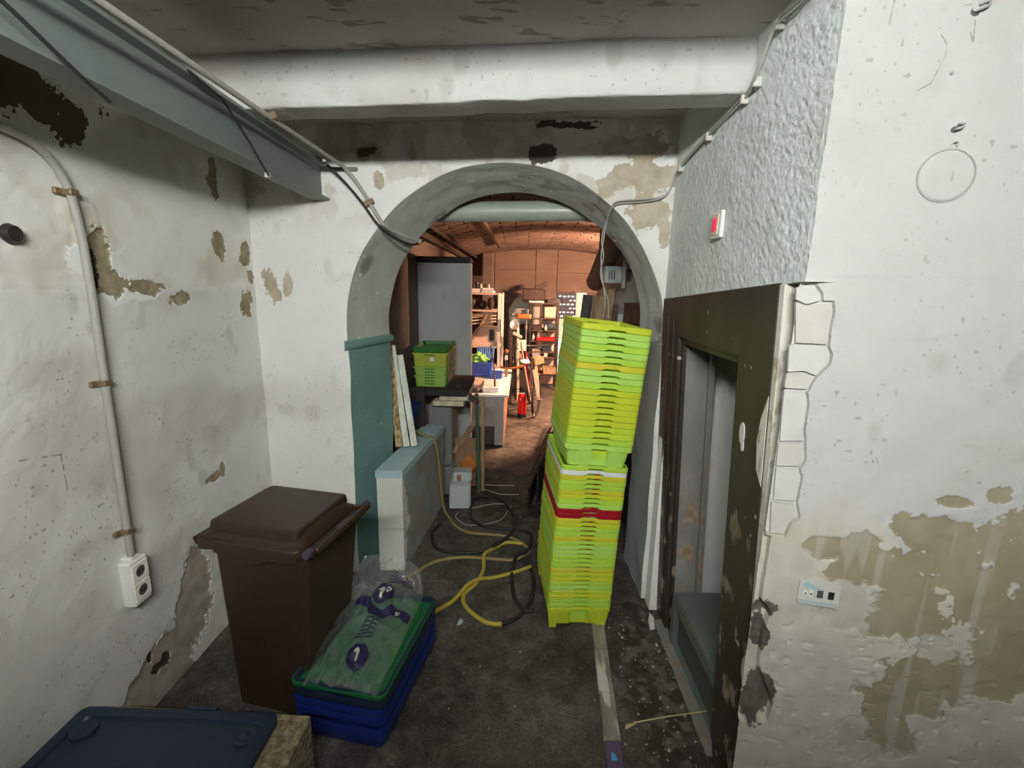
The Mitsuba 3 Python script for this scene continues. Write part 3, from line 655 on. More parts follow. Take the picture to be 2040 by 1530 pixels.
obj('power_cable', tube([(-1.20, 2.90, 2.81), (-1.19, 3.04, 2.79), (-1.10, 3.068, 2.70), (-1.0, 3.062, 2.585), (-.915, 3.055, 2.47), (-.86, 3.12, 2.41), (-.80, 3.22, 2.375), (-.75, 3.34, 2.365), (-.74, 3.55, 2.40), (-.74, 3.75, 2.44)], .0075, 8, 8), 'black_rubber', True, 'black cable running down from the joist into the arch', 'cable')
co = thing('ceiling_conduit', 'pale grey conduit along the ceiling from the upper left to the arch', 'conduit')
part(co, 'conduit', tube([(-1.11, .9, 2.80), (-1.115, 1.6, 2.802), (-1.118, 2.2, 2.80), (-1.10, 2.9, 2.79), (-1.085, 3.05, 2.775), (-1.0, 3.07, 2.66), (-.90, 3.06, 2.50), (-.865, 3.08, 2.455), (-.80, 3.18, 2.415), (-.70, 3.34, 2.385)], .0115, 10, 6), 'conduit', True)
for p_, q_ in (((-1.14, 2.24, 2.80), (-1.09, 2.24, 2.815)), ((-.985, 3.06, 2.575), (-.93, 3.06, 2.60))):
    part(co, 'clip', boxb(p_, q_, .02, .03), 'clip', label='rusty clip')
part(co, 'end_cap', lathe([(0, 0), (.012, 0), (.012, .012), (0, .014)], 10, (-.71, 3.325, 2.387), (.5, .8, -.15)), 'white')
lc = thing('wall_conduit', 'grey conduit curving down the left wall to the double socket', 'conduit')
part(lc, 'conduit', tube([(-1.75, .8, 2.585), (-1.75, 1.55, 2.59), (-1.75, 1.70, 2.585), (-1.75, 1.80, 2.555), (-1.75, 1.87, 2.48), (-1.752, 1.908, 2.36), (-1.752, 1.922, 2.1), (-1.752, 1.918, 1.6), (-1.752, 1.915, 1.2), (-1.752, 1.912, .85)], .0155, 10, 6), 'conduit', True)
for y, z in ((1.90, 2.42), (1.918, 1.665), (1.914, .985)):
    part(lc, 'clip', cat(box(-1.775, -1.732, y - .022, y + .02, z - .012, z + .012), box(-1.78, -1.765, y - .05, y - .018, z - .012, z + .012)), 'clip', label='rusty saddle clip')
so = thing('double_socket', 'white surface mounted double wall socket at the foot of the conduit', 'socket')
part(so, 'housing', box(-1.782, -1.725, 1.865, 1.965, .625, .845, .006), 'white')
part(so, 'cable_entry', box(-1.782, -1.735, 1.885, 1.935, .845, .862, .005), 'white')
for z in (.785, .69):
    p_ = part(so, 'outlet', cat(plate(sg.box(1.872, z - .042, 1.958, z + .042).difference(sg.Point(1.915, z).buffer(.026)), .005, (-1.725, 0, 0), (0, 1, 0), (0, 0, 1), (1, 0, 0))), 'cream')
    part(p_, 'well', plate(sg.Point(1.915, z).buffer(.026), .002, (-1.724, 0, 0), (0, 1, 0), (0, 0, 1), (1, 0, 0)), 'grey_dark')
    for s in (-1, 1):
        part(p_, 'pin_hole', lathe([(0, 0), (.004, 0), (.004, .003), (0, .003)], 8, (-1.722, 1.915 + s * .0095, z), (1, 0, 0)), 'black')
obj('ball_fitting', lathe([(0, 0), (.03, 0), (.034, .01), (.026, .03), (0, .036)], 16, (-1.778, 1.662, 2.243), (1, 0, 0)), 'leather', 40, 'dark round knob on the left wall at the picture edge', 'knob')

# switch with red rocker above the lift door
sw = thing('light_switch', 'white wall switch with a red rocker above the lift door', 'switch')
part(sw, 'cover_plate', box(.848, .866, 2.145, 2.245, 2.325, 2.44, .004), 'white')
part(sw, 'rocker_frame', box(.843, .85, 2.168, 2.232, 2.338, 2.428, .003), 'beige')
k = part(sw, 'rocker', box(.838, .846, 2.182, 2.218, 2.355, 2.41, .003), 'red_switch', label='red rocker given a faint glow')
scene[k]['emitter'] = {'type': 'area', 'radiance': {'type': 'rgb', 'value': [.35, .004, .035]}}  # rocker given a faint emission of its own
# twin cables along the ceiling line and into the arch
for j, o in enumerate((0, .014)):
    P = [(.848, 1.45, 3.03 - o), (.846, 1.69, 2.995 - o), (.842, 1.83, 3.0 - o), (.84, 1.90, 2.93 - o), (.84, 1.955, 2.872 - o), (.852, 2.05, 2.85 - o), (.85, 2.35, 2.822 - o * .8), (.85, 2.70, 2.775 - o * .6), (.855, 2.86, 2.745 - o * .5), (.845, 2.895, 2.68), (.80, 2.90, 2.625 - o * .5), (.68, 2.915, 2.608 - o), (.56, 2.925, 2.60 - o), (.52, 2.945, 2.575 - o),
         (.51, 3.05, 2.50), (.507 - j * .012, 3.10, 2.40), (.50 + j * .015, 3.12, 2.30), (.515 - j * .01, 3.13, 2.18), (.545 + j * .02, 3.14, 2.02), (.55 + j * .035, 3.2, 1.9)]
    obj('twin_cable', tube(P, .0045, 7, 6), ('grey_cable', 'conduit')[j], True, ('upper' if j == 0 else 'lower') + ' of two thin grey cables clipped along the grey wall and into the arch', 'cable', 'cables above the lift door')
for j, (y, z) in enumerate(((1.83, 3.0), (1.955, 2.87), (2.05, 2.845), (2.40, 2.81), (2.78, 2.76))):
    obj('cable_clip', box(.838, .868, y - .006, y + .006, z - .028, z + .006, .002), 'white_dirty', False, f'tiny white clip on the twin cables, {["nearest the ceiling", "second from the ceiling", "third from the ceiling", "second from the arch", "nearest the arch"][j]}', 'clip', 'clips of the twin cables')

# fittings on the right-hand wall
def on_right(u, z): return rw(u, z, .002)
ci = thing('junction_cover', 'round white junction box cover plastered over on the right wall', 'wall cover')
cm = lathe([(0, .006), (.060, .006), (.066, .003), (.069, -.002), (.069, -.01)], 40, rw(.328, 2.43, .0), -RN)
part(ci, 'cover', cm, 'wall_right', 30)
part(ci, 'rim_groove', lathe([(.0685, -.004), (.0685, .0035), (.0712, .0035), (.0712, -.004)], 40, rw(.328, 2.43, .0), -RN), 'grey')
part(ci, 'hook', tube([rw(.322, 2.505, -.004), rw(.326, 2.516, -.012), rw(.338, 2.516, -.012), rw(.338, 2.507, -.006)], .0022, 6, 4), 'plaster_bit')
part(ci, 'slot', plate(sg.box(-.0015, -.014, .0015, .012), .001, rw(.342, 2.428, -.0065), RU, (0, 0, 1), -RN), 'grey')
for u, z, s in ((.323, 2.838, 1.5), (.327, 2.55, 1.0)):
    t = thing('wall_hook', 'rusty wall plug hole with a hook near the ' + ('top of the right wall' if s > 1 else 'round cover'), 'hook')
    part(t, 'hook', tube([rw(u, z, 0), rw(u, z - .002, -.016), rw(u + .012 * s, z + .004, -.02), rw(u + .014 * s, z + .012 * s, -.014), rw(u + .002, z + .012, -.012)], .003, 6, 4), 'grey')
    part(t, 'plug_hole', lathe([(0, 0), (.008 * s, 0), (.008 * s, .004), (0, .004)], 10, rw(u, z, .0), -RN), 'grey_dark')
obj('wall_plug', lathe([(0, 0), (.005, 0), (.004, .004), (0, .004)], 8, rw(.296, 2.693, 0), -RN), 'grey', False, 'tiny grey wall plug above the round cover', 'wall plug')
ss = thing('flush_socket', 'paint-smeared flush socket strip low on the right wall', 'socket')
part(ss, 'cover_plate', plate(sg.box(.125, 1.035, .252, 1.125).buffer(-.006).buffer(.006), .012, rw(0, 0, .004), RU, (0, 0, 1), -RN), 'white_dirty')
part(ss, 'lower_lip', plate(sg.box(.128, 1.035, .25, 1.052), .005, rw(0, 0, -.008), RU, (0, 0, 1), -RN), 'grey_box')
for u, n_ in ((.145, 'round_button'), (.163, 'rocker')):
    part(ss, n_, plate(sg.Point(0, 0).buffer(.0085, 6) if u < .15 else sg.box(-.0055, -.012, .0055, .012), .005, rw(u, 1.078, -.008), RU, (0, 0, 1), -RN), 'white')
    part(ss, 'button_hole', plate(sg.Point(0, 0).buffer(.003, 4), .001, rw(u, 1.077, -.0132), RU, (0, 0, 1), -RN), 'black')
for u, c in ((.192, 'brown'), (.226, 'black')):
    part(ss, 'socket_hole', plate(sg.box(-.009, -.014, .009, .014), .001, rw(u, 1.078, -.0083), RU, (0, 0, 1), -RN), c if c == 'black' else 'grey_dark')
part(ss, 'blue_paint_smear', plate(sg.Polygon([(.135, 1.11), (.15, 1.095), (.175, 1.09), (.20, 1.096), (.17, 1.108), (.15, 1.12)]), .001, rw(0, 0, -.0083), RU, (0, 0, 1), -RN), 'light_blue', label='light blue paint smear')
# inside the lift opening
mb = thing('steel_cabinet', 'grey-green sheet steel cabinet standing inside the lift opening', 'cabinet')
part(mb, 'top', box(.955, 1.45, 1.70, 2.52, .325, .34, .003), 'box_steel')
part(mb, 'front_rail', box(.95, .965, 1.70, 2.52, .255, .325, .003), 'box_steel')
part(mb, 'front_panel', box(.985, 1.0, 1.72, 2.50, .02, .255, .002), 'grey_dark')
part(mb, 'post', box(.948, .985, 2.48, 2.53, 0, .325, .003), 'box_steel')
part(mb, 'plinth', box(.955, 1.43, 1.72, 2.52, 0, .02, .002), 'box_steel')
obj('paddle_stick', cat(tube([(.60, 1.945, .012), (.78, 1.985, .014), (1.0, 2.02, .02)], [.004, .003, .003], 6), hull([(.55, 1.915, .004), (.565, 1.912, .012), (.57, 1.942, .006), (.61, 1.938, .012), (.61, 1.952, .006), (.56, 1.93, .018)])), 'rope', False, 'thin yellowish stick lying across the lift threshold', 'stick')
obj('floor_cable', tube([(1.06, 1.95, .012), (.97, 1.88, .011), (.93, 1.76, .012), (.97, 1.66, .012), (1.05, 1.60, .012)], .008, 8, 8), 'black_rubber', True, 'black cable curling out of the lift opening', 'cable')
rl = thing('floor_rail', 'worn white steel rail set in the floor, leading away from the viewer', 'rail')
for a, b in ((1.60, 1.846), (1.853, 2.115), (2.12, 2.42), (2.425, 2.9)):
    xa, xb = .428 + (a - 1.72) * .07, .428 + (b - 1.72) * .07
    part(rl, 'rail_length', hull([(xa, a, -.01), (xa + .085, a, -.01), (xb, b, -.01), (xb + .085, b, -.01), (xa + .006, a, .012), (xa + .079, a, .012), (xb + .006, b, .012), (xb + .079, b, .012)]), 'purple' if a < 1.65 else 'rail', label='purple painted length' if a < 1.65 else None)
obj('paint_chip', hull([(.455, 1.748, .013), (.485, 1.752, .013), (.478, 1.785, .013), (.463, 1.79, .013), (.47, 1.765, .016)]), 'sky_blue_chip', False, 'bright blue paint chip on the purple end of the floor rail', 'paint chip')
bits = []
r2 = np.random.default_rng(5)
for _ in range(150):
    x, y = r2.uniform(.60, .90), r2.uniform(1.75, 2.75)
    if r2.random() < .25: x, y = r2.uniform(-.9, .6), r2.uniform(1.7, 4.2)
    s = r2.uniform(.0015, .0045) * (2 if r2.random() < .12 else 1)
    bits.append(mv(hull(r2.normal(0, 1, (9, 3)) * (s, s, s * .5)), x, y, s * .4))
obj('plaster_crumbs', cat(*bits), 'rubble', False, 'scattered crumbs of fallen plaster on the floor', 'debris', kind='stuff')
obj('plaster_shard', hull([(.845, 2.57, .03), (.87, 2.60, .10), (.85, 2.63, .11), (.855, 2.60, .02), (.875, 2.57, .04), (.84, 2.61, .06)]), 'plaster_bit', False, 'white plaster shard leaning at the foot of the door frame', 'plaster shard')
obj('paper_scrap', hull([(-.36, 2.585, .004), (-.33, 2.60, .008), (-.34, 2.66, .004), (-.35, 2.63, .012), (-.32, 2.63, .004)]), 'light_blue', False, 'small light blue scrap on the floor beside the yellow hose', 'scrap')

# ---------------------------------------------------------------- crates
def bump(x, a, b): return np.clip((b - np.abs(x)) / (b - a), 0, 1)**2 * (3 - 2 * np.clip((b - np.abs(x)) / (b - a), 0, 1))
def crate_rim(kind, w=.40, l=.60, h=.030, t=.012):
    o = rrect(-w / 2, w / 2, 0, l, .028, 0, 5, 26); i_ = rrect(-w / 2 + t, w / 2 - t, t, l - t, .018, 0, 5, 26)
    h = h - .0015
    def ring(base, z, up):
        q = base.copy(); b = np.where((q[:, 1] < .03) | (q[:, 1] > l - .03), bump(q[:, 0], .042, .058), 0)
        q[:, 2] = z + b * up; return q
    tu, bu = (.004, .0145) if kind == 'arched' else (0.0, .0095)
    bev = ring(rrect(-w / 2 + .0025, w / 2 - .0025, .0025, l - .0025, .026, 0, 5, 26), 0, bu)
    top = ring(o, h, tu); top2 = ring(rrect(-w / 2 + .002, w / 2 - .002, .002, l - .002, .026, 0, 5, 26), h, tu); top2[:, 2] += .0008; top[:, 2] -= .0018
    return loft([ring(i_, .004, bu), bev, ring(o, .0025, bu), top, top2, ring(i_, h + .0008, tu), ring(i_, .004, bu)])
def crate_tub(h=.100, floor_=True):
    A = rrect(-.186, .186, .014, .586, .02, .010, 4, 26); Bm = rrect(-.170, .170, .030, .570, .02, -h, 4, 26)
    C = A + (Bm - A) * .45
    for q, k in ((A, .030), (C, .022), (Bm, .010)):      # hand recess in the middle of both short sides
        f = (np.abs(q[:, 0]) < .056)
        q[:, 1] += np.where(f & (q[:, 1] < .1), k, 0) - np.where(f & (q[:, 1] > .5), k, 0)
    return loft([A, C, Bm], cap1=floor_)
def crate_leg(x0, x1, y, s, h=.118):
    y2 = y + s * .012
    return hull([(x0 - .012, y, 0.0), (x1 + .012, y, 0.0), (x0 + .004, y2, -h), (x1 - .004, y2, -h), (x0 - .012, y + s * .03, 0.0), (x1 + .012, y + s * .03, 0.0), (x0 + .004, y2 + s * .02, -h), (x1 - .004, y2 + s * .02, -h)])
RIM = {'arched': crate_rim('arched'), 'dipped': crate_rim('dipped', h=.0355)}
RIMS = {(k, c): shape(RIM[k], LM[c], 35) for k in RIM for c in LM}
TUBS = {c: shape(crate_tub(), LM[c], 35) for c in LM}
MARK = {m: shape(hull([(.006, .0235, -.002), (.036, .0235, -.002), (.009, .0225, .010), (.034, .0225, .010), (.006, .028, -.002), (.036, .028, -.002), (.009, .028, .010), (.034, .028, .010)]), m) for m in ('mark_red', 'rim_white')}
ORD = ['topmost', 'second', 'third', 'fourth', 'fifth', 'sixth', 'seventh', 'eighth', 'ninth', 'tenth', 'eleventh', 'twelfth', 'thirteenth', 'fourteenth', 'fifteenth', 'sixteenth', 'seventeenth', 'eighteenth', 'nineteenth', 'twentieth',
       'twenty-first', 'twenty-second', 'twenty-third', 'twenty-fourth', 'twenty-fifth', 'twenty-sixth', 'twenty-seventh', 'twenty-eighth', 'twenty-ninth', 'thirtieth', 'thirty-first', 'bottom']
CN = {'y': 'yellowish lime', 'Y': 'mustard yellow', 'g': 'lime green', 'l': 'light green', 'e': 'bright lime', 'W': 'white', 'R': 'dark red'}
PITCH = {'arched': .0302, 'dipped': .0362}
# pose of the leaning tower: the lean grows with height
pos = np.array([.408, 2.60, .115]); lean = 2.0
def crate_tower(seq, kind, where, group, legs, lean0, lean1, rz, jit):
    """seq from the top down; built from the bottom up"""
    global pos
    n = len(seq)
    for i in range(n):
        c = seq[n - 1 - i]; rank = n - 1 - i
        ln = lean0 + (lean1 - lean0) * i / max(1, n - 1)
        jx, jr = rng.uniform(-jit, jit), rng.uniform(-.35, .35)
        M = T().translate([pos[0] + jx, pos[1] + rng.uniform(-jit, jit), pos[2]]).rotate([0, 0, 1], rz + jr).rotate([0, 1, 0], ln)
        name = 'bottom' if rank == n - 1 else ORD[rank] if rank == 0 else ORD[rank] + ' from the top'
        lab = f'{CN[c]} crate, {name} of {where}'
        t = thing('nesting_crate', lab, 'crate', group)
        for nm, ply in (('rim', RIMS[kind, c]), ('tub', TUBS[c])):
            scene[f'{t}__{nm}'] = {**ply, 'to_world': M}
        if kind == 'arched' and (c in 'R' or rng.random() < .88) and i < n - 1:
            scene[f'{t}__printed_mark'] = {**MARK['rim_white' if c == 'R' else 'mark_red'], 'to_world': M}
            tag(f'{t}__printed_mark', 'white printed mark in the hand slot' if c == 'R' else 'red printed mark in the hand slot')
        if i == 0:
            for x0, x1 in legs:
                for y, s in ((.006, 1), (.594, -1)):
                    k = uniq(t + '__leg')
                    scene[k] = {**shape(crate_leg(x0, x1, y, s), LM[c]), 'to_world': M}
        a = math.radians(ln)
        pos = pos + PITCH[kind] * np.array([math.sin(a), 0, math.cos(a)])
crate_tower('gWYggYyglRRYyggYgllgggYyyglyyggyy'[:32], 'arched', 'the lower run of the tall stack', 'lower run of the tall crate stack', [(-.185, -.135), (.115, .175)], 1.6, 4.2, 5.0, .0012)
pos = pos + np.array([.012, -.010, .098])
crate_tower('yllglgYllgyyyyyyeegl', 'dipped', 'the upper run of the tall stack', 'upper run of the tall crate stack', [(-.105, -.05), (.065, .125)], 4.6, 5.6, 5.0, .001)

# ---------------------------------------------------------------- brown wheelie bin
bn = thing('wheelie_bin', 'brown plastic wheelie bin with a closed lid against the left wall', 'bin')
BM = trimesh.transformations.translation_matrix((-1.125, 2.135, 0)) @ trimesh.transformations.rotation_matrix(math.radians(-11), (0, 0, 1))
def bp(name, m, mt, smooth=False, label=None, parent=None):
    m = m.copy(); m.apply_transform(BM); return part(parent or bn, name, m, mt, smooth, label)
def bring(x0, x1, y0, y1, r, z): return rrect(x0, x1, y0, y1, r, z, 5, 4)
body = loft([bring(-.235, .165, -.185, .175, .03, .0), bring(-.245, .225, -.21, .205, .035, .60), bring(-.245, .245, -.222, .222, .035, .86), bring(-.255, .255, -.232, .232, .035, .865), bring(-.255, .255, -.232, .232, .035, .90), bring(-.235, .235, -.212, .212, .03, .90)], cap0=True)
bp('body', body, 'bin', 35)
bp('side_panel', hull([(-.02, -.2135, .80), (.14, -.2135, .80), (.14, -.2015, .30), (.02, -.2015, .30), (-.02, -.206, .80), (.14, -.206, .80), (.14, -.18, .30), (.02, -.18, .30)]), 'bin', False)
bp('side_rib', hull([(-.10, -.215, .80), (-.075, -.215, .80), (-.045, -.2015, .32), (-.02, -.2015, .32), (-.10, -.20, .80), (-.075, -.20, .80), (-.045, -.18, .32), (-.02, -.18, .32)]), 'bin', False)
for y in (-.19, .19):
    w_ = bp('wheel', lathe([(0, -.022), (.06, -.022), (.088, -.018), (.095, 0), (.088, .018), (.06, .022), (0, .022)], 24, (.20, y, .095), (0, 1, 0)), 'black_rubber', 40, 'black wheel')
    bp('hub', lathe([(0, -.026), (.03, -.026), (.03, .026), (0, .026)], 12, (.20, y, .095), (0, 1, 0)), 'bin_dark', 40, parent=w_)
bp('axle', tube([(.20, -.20, .095), (.20, .20, .095)], .010, 8), 'bin_dark', True)
def lidring(e, z, wave=0, dome=0):
    q = rrect(-.32 - e, .225 + e * .3, -.25 - e, .25 + e, .04, 0, 6, 26)
    x = q[:, 0]; side = np.abs(q[:, 1]) > .18
    wv = .042 + .040 * np.exp(-((x + .02) / .085)**2) - .008 * np.exp(-((x + .20) / .06)**2) + .010 * np.exp(-((x - .16) / .06)**2)
    q[:, 2] = z - np.where(side, wv, .045) * wave + dome * (1 - (q[:, 1] / .25)**2)
    q[:, 2] += .012 * (x + .05) / .3 * -1 * (0 if wave else 0)
    return q
lid = loft([lidring(-.012, .932, 1.0), lidring(0, .928, 1.0), lidring(.002, .93), lidring(-.006, .938), lidring(-.022, .940), lidring(-.030, .950), lidring(-.060, .966, 0, .006), lidring(-.15, .978, 0, .012), lidring(-.22, .982, 0, .016)], cap1=True)
ld = bp('lid', lid, 'bin', 40)
bp('grip_lip', hull([(-.325, -.245, .935), (-.325, .245, .935), (-.345, -.22, .925), (-.345, .22, .925), (-.345, -.22, .895), (-.345, .22, .895), (-.30, -.24, .89), (-.30, .24, .89)]), 'bin', parent=ld)
bp('groove', box(-.30, -.12, -.242, -.232, .9385, .9415, .001), 'bin_dark', parent=ld)
bp('raised_panel', loft([rrect(-.285, .19, -.205, .235, .03, .962, 5), rrect(-.28, .185, -.20, .23, .03, .996, 5), rrect(-.262, .17, -.185, .215, .03, 1.004, 5)], cap1=True), 'bin', 40, parent=ld)
for y in (-.235, .235):
    bp('handle_arm', hull([(.20, y - .018, .93), (.20, y + .018, .93), (.30, y - .014, .955), (.30, y + .014, .955), (.20, y - .018, .90), (.20, y + .018, .90), (.30, y - .012, .93), (.30, y + .012, .93)]), 'bin')
    bp('hinge_pin', lathe([(0, -.02), (.018, -.02), (.02, 0), (.018, .02), (0, .02)], 12, (.275, y * 1.04, .942), (0, 1, 0)), 'bin_purple', 40, 'dark hinge pin')
bp('handle_bar', tube([(.30, -.225, .945), (.305, -.10, .95), (.305, .10, .95), (.30, .225, .945)], .017, 10, 4), 'bin', True, 'bar handle along the hinge')
bp('handle_tape', box(.285, .322, -.05, .05, .949, .969, .004), 'bin', False)
bp('hinge_gap_shade', box(.235, .285, -.20, .20, .915, .93, .003), 'bin_dark')  # dark bar standing in for the shaded slot behind the lid

# ---------------------------------------------------------------- flat crates with a clear bag, front left of the arch
TM = trimesh.transformations.translation_matrix((-.80, 1.795, 0)) @ trimesh.transformations.rotation_matrix(math.radians(-9.5), (0, 0, 1))
def tm(m): m = m.copy(); m.apply_transform(TM); return m
def tray(w, l, h, t=.014):
    # open-topped stacking tray, front edge on y = 0, dip in the middle of the short side
    def ring(e, z, up=0):
        q = rrect(-w / 2 + e, w / 2 - e, e, l - e, .035, 0, 6, 22)
        b = np.where((q[:, 1] < .05) | (q[:, 1] > l - .05), bump(q[:, 0], .05, .09), 0)
        q[:, 2] = z + b * up; return q
    return loft([ring(.018, 0), ring(.004, h * .45), ring(0, h * .5, .006), ring(0, h, -.008), ring(t, h, -.008), ring(t + .004, .012)], cap0=True, cap1=True)
for j in range(5):
    z0 = .004 + j * .046 + (.06 if j else 0)
    h = .105 if j == 0 else .052
    c = ['blue', 'blue', 'blue', 'blue_dark', 'blue_dark'][j]
    t = thing('blue_tray', f'{"dark " if j > 2 else ""}blue plastic crate under the green tray, {["bottom", "second from the bottom", "middle", "fourth from the bottom", "uppermost blue one"][j]} of the low pile', 'crate', 'blue crates under the green tray')
    m = rot(mv(tray(.46, .70, h), r2.uniform(-.004, .004), r2.uniform(-.005, .005), z0), r2.uniform(-.6, .6))
    part(t, 'tray_body', tm(m), c, 35)
    part(t, 'rim_ridge', tm(rot(mv(loft([rrect(-.233, .233, -.003, .703, .036, z, 5, 4) for z in (z0 + h * .62, z0 + h * .78)]), 0, 0, 0), 0)), c, 35)
gt = thing('green_tray', 'dark green plastic tray on top of the blue crates', 'tray')
part(gt, 'tray_body', tm(mv(tray(.47, .71, .036), 0, -.005, .262)), 'tray_green', 35)
part(gt, 'floor_panel', tm(box(-.18, .18, .10, .60, .270, .282, .004)), 'tray_green')
part(gt, 'hand_slot', tm(box(-.08, .08, .024, .07, .275, .2775, .001)), 'grey_dark')  # dark plate standing in for the shade of an open slot
# the bag: a crumpled sheet lying on the tray, its mouth leaning up against the wall
c00, c10, c11, c01 = [np.array(v) for v in ((-.955, 1.80, .305), (-.60, 1.745, .305), (-.515, 2.36, .37), (-.97, 2.40, .37))]
top1, top0 = np.array((-.545, 2.45, .475)), np.array((-.90, 2.52, .505))
def bag_f(U, V):
    U, V = np.asarray(U, float), np.asarray(V, float)
    s = np.clip(V / .8, 0, 1)[..., None]; u = U[..., None]
    P = (c00 * (1 - u) + c10 * u) * (1 - s) + (c01 * (1 - u) + c11 * u) * s
    q = np.clip((V - .8) / .2, 0, 1)[..., None]
    P = P + ((top0 * (1 - u) + top1 * u) - (c01 * (1 - u) + c11 * u)) * q
    puff = .085 * np.sin(np.pi * np.clip(U, 0, 1))**.7 * np.sin(np.pi * np.clip(V * .9 + .05, 0, 1))**.6
    a = NP.noise(U * 5 + V * 3, V * 6, 1.0); b = NP.noise(U * 11 - V * 5, V * 9 + U * 4, 2.0); c = NP.noise(U * 26, V * 30, 3.0)
    puff = puff + (np.abs(a - .5) * -.06 + np.abs(b - .5) * .038 + (np.abs(c - .5) - .2) * .009 + .012) * np.sin(np.pi * np.clip(U, 0, 1))**.3
    P[..., 2] += np.maximum(puff, 0) ; P[..., 1] += (b - .5) * .02 * q[..., 0]; P[..., 2] += (a - .5) * .05 * q[..., 0]
    return P
bg = thing('plastic_bag', 'clear plastic bag with dark purple print lying on the green tray', 'bag')
part(bg, 'film', grid(np.linspace(0, 1, 110), np.linspace(0, 1, 150), bag_f), 'bag_film', True)
def on_bag(poly, name, c, label, lift=.0022):
    """flat print laid on the film: the polygon's (u, v) points follow the bag's surface"""
    m = trimesh.creation.extrude_polygon(poly, .001, engine='earcut') if hasattr(poly, 'exterior') else poly
    m = m.subdivide_to_size(.028)
    v = np.array(m.vertices); P = bag_f(v[:, 0], v[:, 1]); P[:, 2] += lift + np.where(v[:, 2] > .0005, .0006, 0)
    return part(bg, name, trimesh.Trimesh(P, m.faces, process=False), c, label=label)
def bag_text(s, u, v, h, name, c='white_dirty', ang=0, sx=1.25, lift=.0035):
    ONE = [(0, .70), (.30, 1), (.50, 1), (.50, 0), (.26, 0), (.26, .70), (.06, .55)]
    t = trimesh.util.concatenate([trimesh.creation.extrude_polygon(shapely.affinity.scale(sg.Polygon(ONE), h, h, origin=(0, 0)), .001, engine='earcut')] + ([mv(trimesh.creation.extrude_polygon(shapely.affinity.scale(sg.Point(0, 0).buffer(1, 8).difference(sg.Point(0, 0).buffer(.5, 8)), h * .33, h * .5, origin=(0, 0)), .001, engine='earcut'), h * .95, h * .5)] if '0' in s else []) + ([mv(trimesh.creation.extrude_polygon(sg.Point(0, 0).buffer(h * .22, 6).difference(sg.Point(0, 0).buffer(h * .10, 6)).union(sg.box(h * .13, -h * .22, h * .24, h * .2)), .001, engine='earcut'), h * .85, h * .75)] if 'ª' in s else []))
    t = rot(t, ang); p = t.vertices.copy(); p[:, 0] *= sx; t.vertices = p; t.apply_translation((u, v, 0))
    on_bag(t, name, c, None, lift)
on_bag(shapely.affinity.scale(sg.Point(.58, .66).buffer(1, 8), .125, .095), 'print_disc', 'purple_print', 'round purple print')
bag_text('1ª', .52, .605, .11, 'print_figure', 'white_dirty', 4)
on_bag(sg.Polygon([(.30, .60), (.46, .60), (.52, .53), (.66, .53), (.74, .585), (.98, .575), (.98, .515), (.76, .52), (.68, .46), (.52, .455), (.44, .53), (.29, .545)]), 'print_banner', 'purple_print', 'zigzag purple banner print')
bag_text('10', .80, .525, .035, 'print_number', 'white_dirty', -3)
on_bag(shapely.affinity.scale(sg.Point(.60, .17).buffer(1, 6), .13, .085), 'print_disc', 'purple_print', 'round purple print near the tray slot')
bag_text('1', .565, .13, .085, 'print_number', 'white_dirty', 12)
for j in range(5):
    on_bag(sg.Polygon([(.55 + .01 * j, .80 + j * .022), (.70, .80 + j * .022 - .012), (.86 - .02 * j, .81 + j * .022), (.86 - .02 * j, .817 + j * .022), (.70, .80 + j * .022 - .004), (.55 + .01 * j, .808 + j * .022)]), 'print_stripe', 'purple_print', None)
for j in range(6):
    on_bag(shapely.affinity.rotate(sg.box(.46 + .012 * j, .30 + j * .026, .66 + .004 * j, .308 + j * .026), 8), 'print_line', 'purple_print', None)

# ---------------------------------------------------------------- speckled box with a blue lid, lower left corner
sb = thing('chipboard_box', 'speckled chipboard box in the lower left corner beside the wall', 'box')
part(sb, 'front_board', rot(box(-1.64, -.82, 1.575, 1.60, 0, .37, .003), -1, about=(-1.2, 1.5, 0)), 'chipboard')
part(sb, 'right_board', box(-.845, -.815, .75, 1.575, 0, .37, .003), 'chipboard')
part(sb, 'left_board', box(-1.66, -1.63, .75, 1.575, 0, .36, .003), 'chipboard')
part(sb, 'top_board', box(-1.63, -.845, .75, 1.575, .335, .355, .003), 'chipboard')
bl = thing('storage_tray', 'flat dark blue plastic lid lying on the speckled box', 'tray')
def lidr(e, z): return rrect(-1.745 + e, -.94 - e, .80 + e, 1.585 - e, .03, z, 5, 1)
part(bl, 'lid_body', loft([lidr(0, .357), lidr(0, .385), lidr(.008, .392), lidr(.045, .392), lidr(.052, .380), lidr(.2, .380)], cap0=True, cap1=True), 'blue_dark', 40)
for x in (-1.65, -1.02):
    part(bl, 'corner_boss', lathe([(0, .0), (.045, 0), (.045, .014), (.03, .016), (.02, .012), (.012, .016), (0, .017)], 20, (x, 1.48, .379)), 'blue_dark', 40)
part(bl, 'edge_clip', box(-1.32, -1.20, 1.583, 1.600, .362, .395, .003), 'blue_dark')

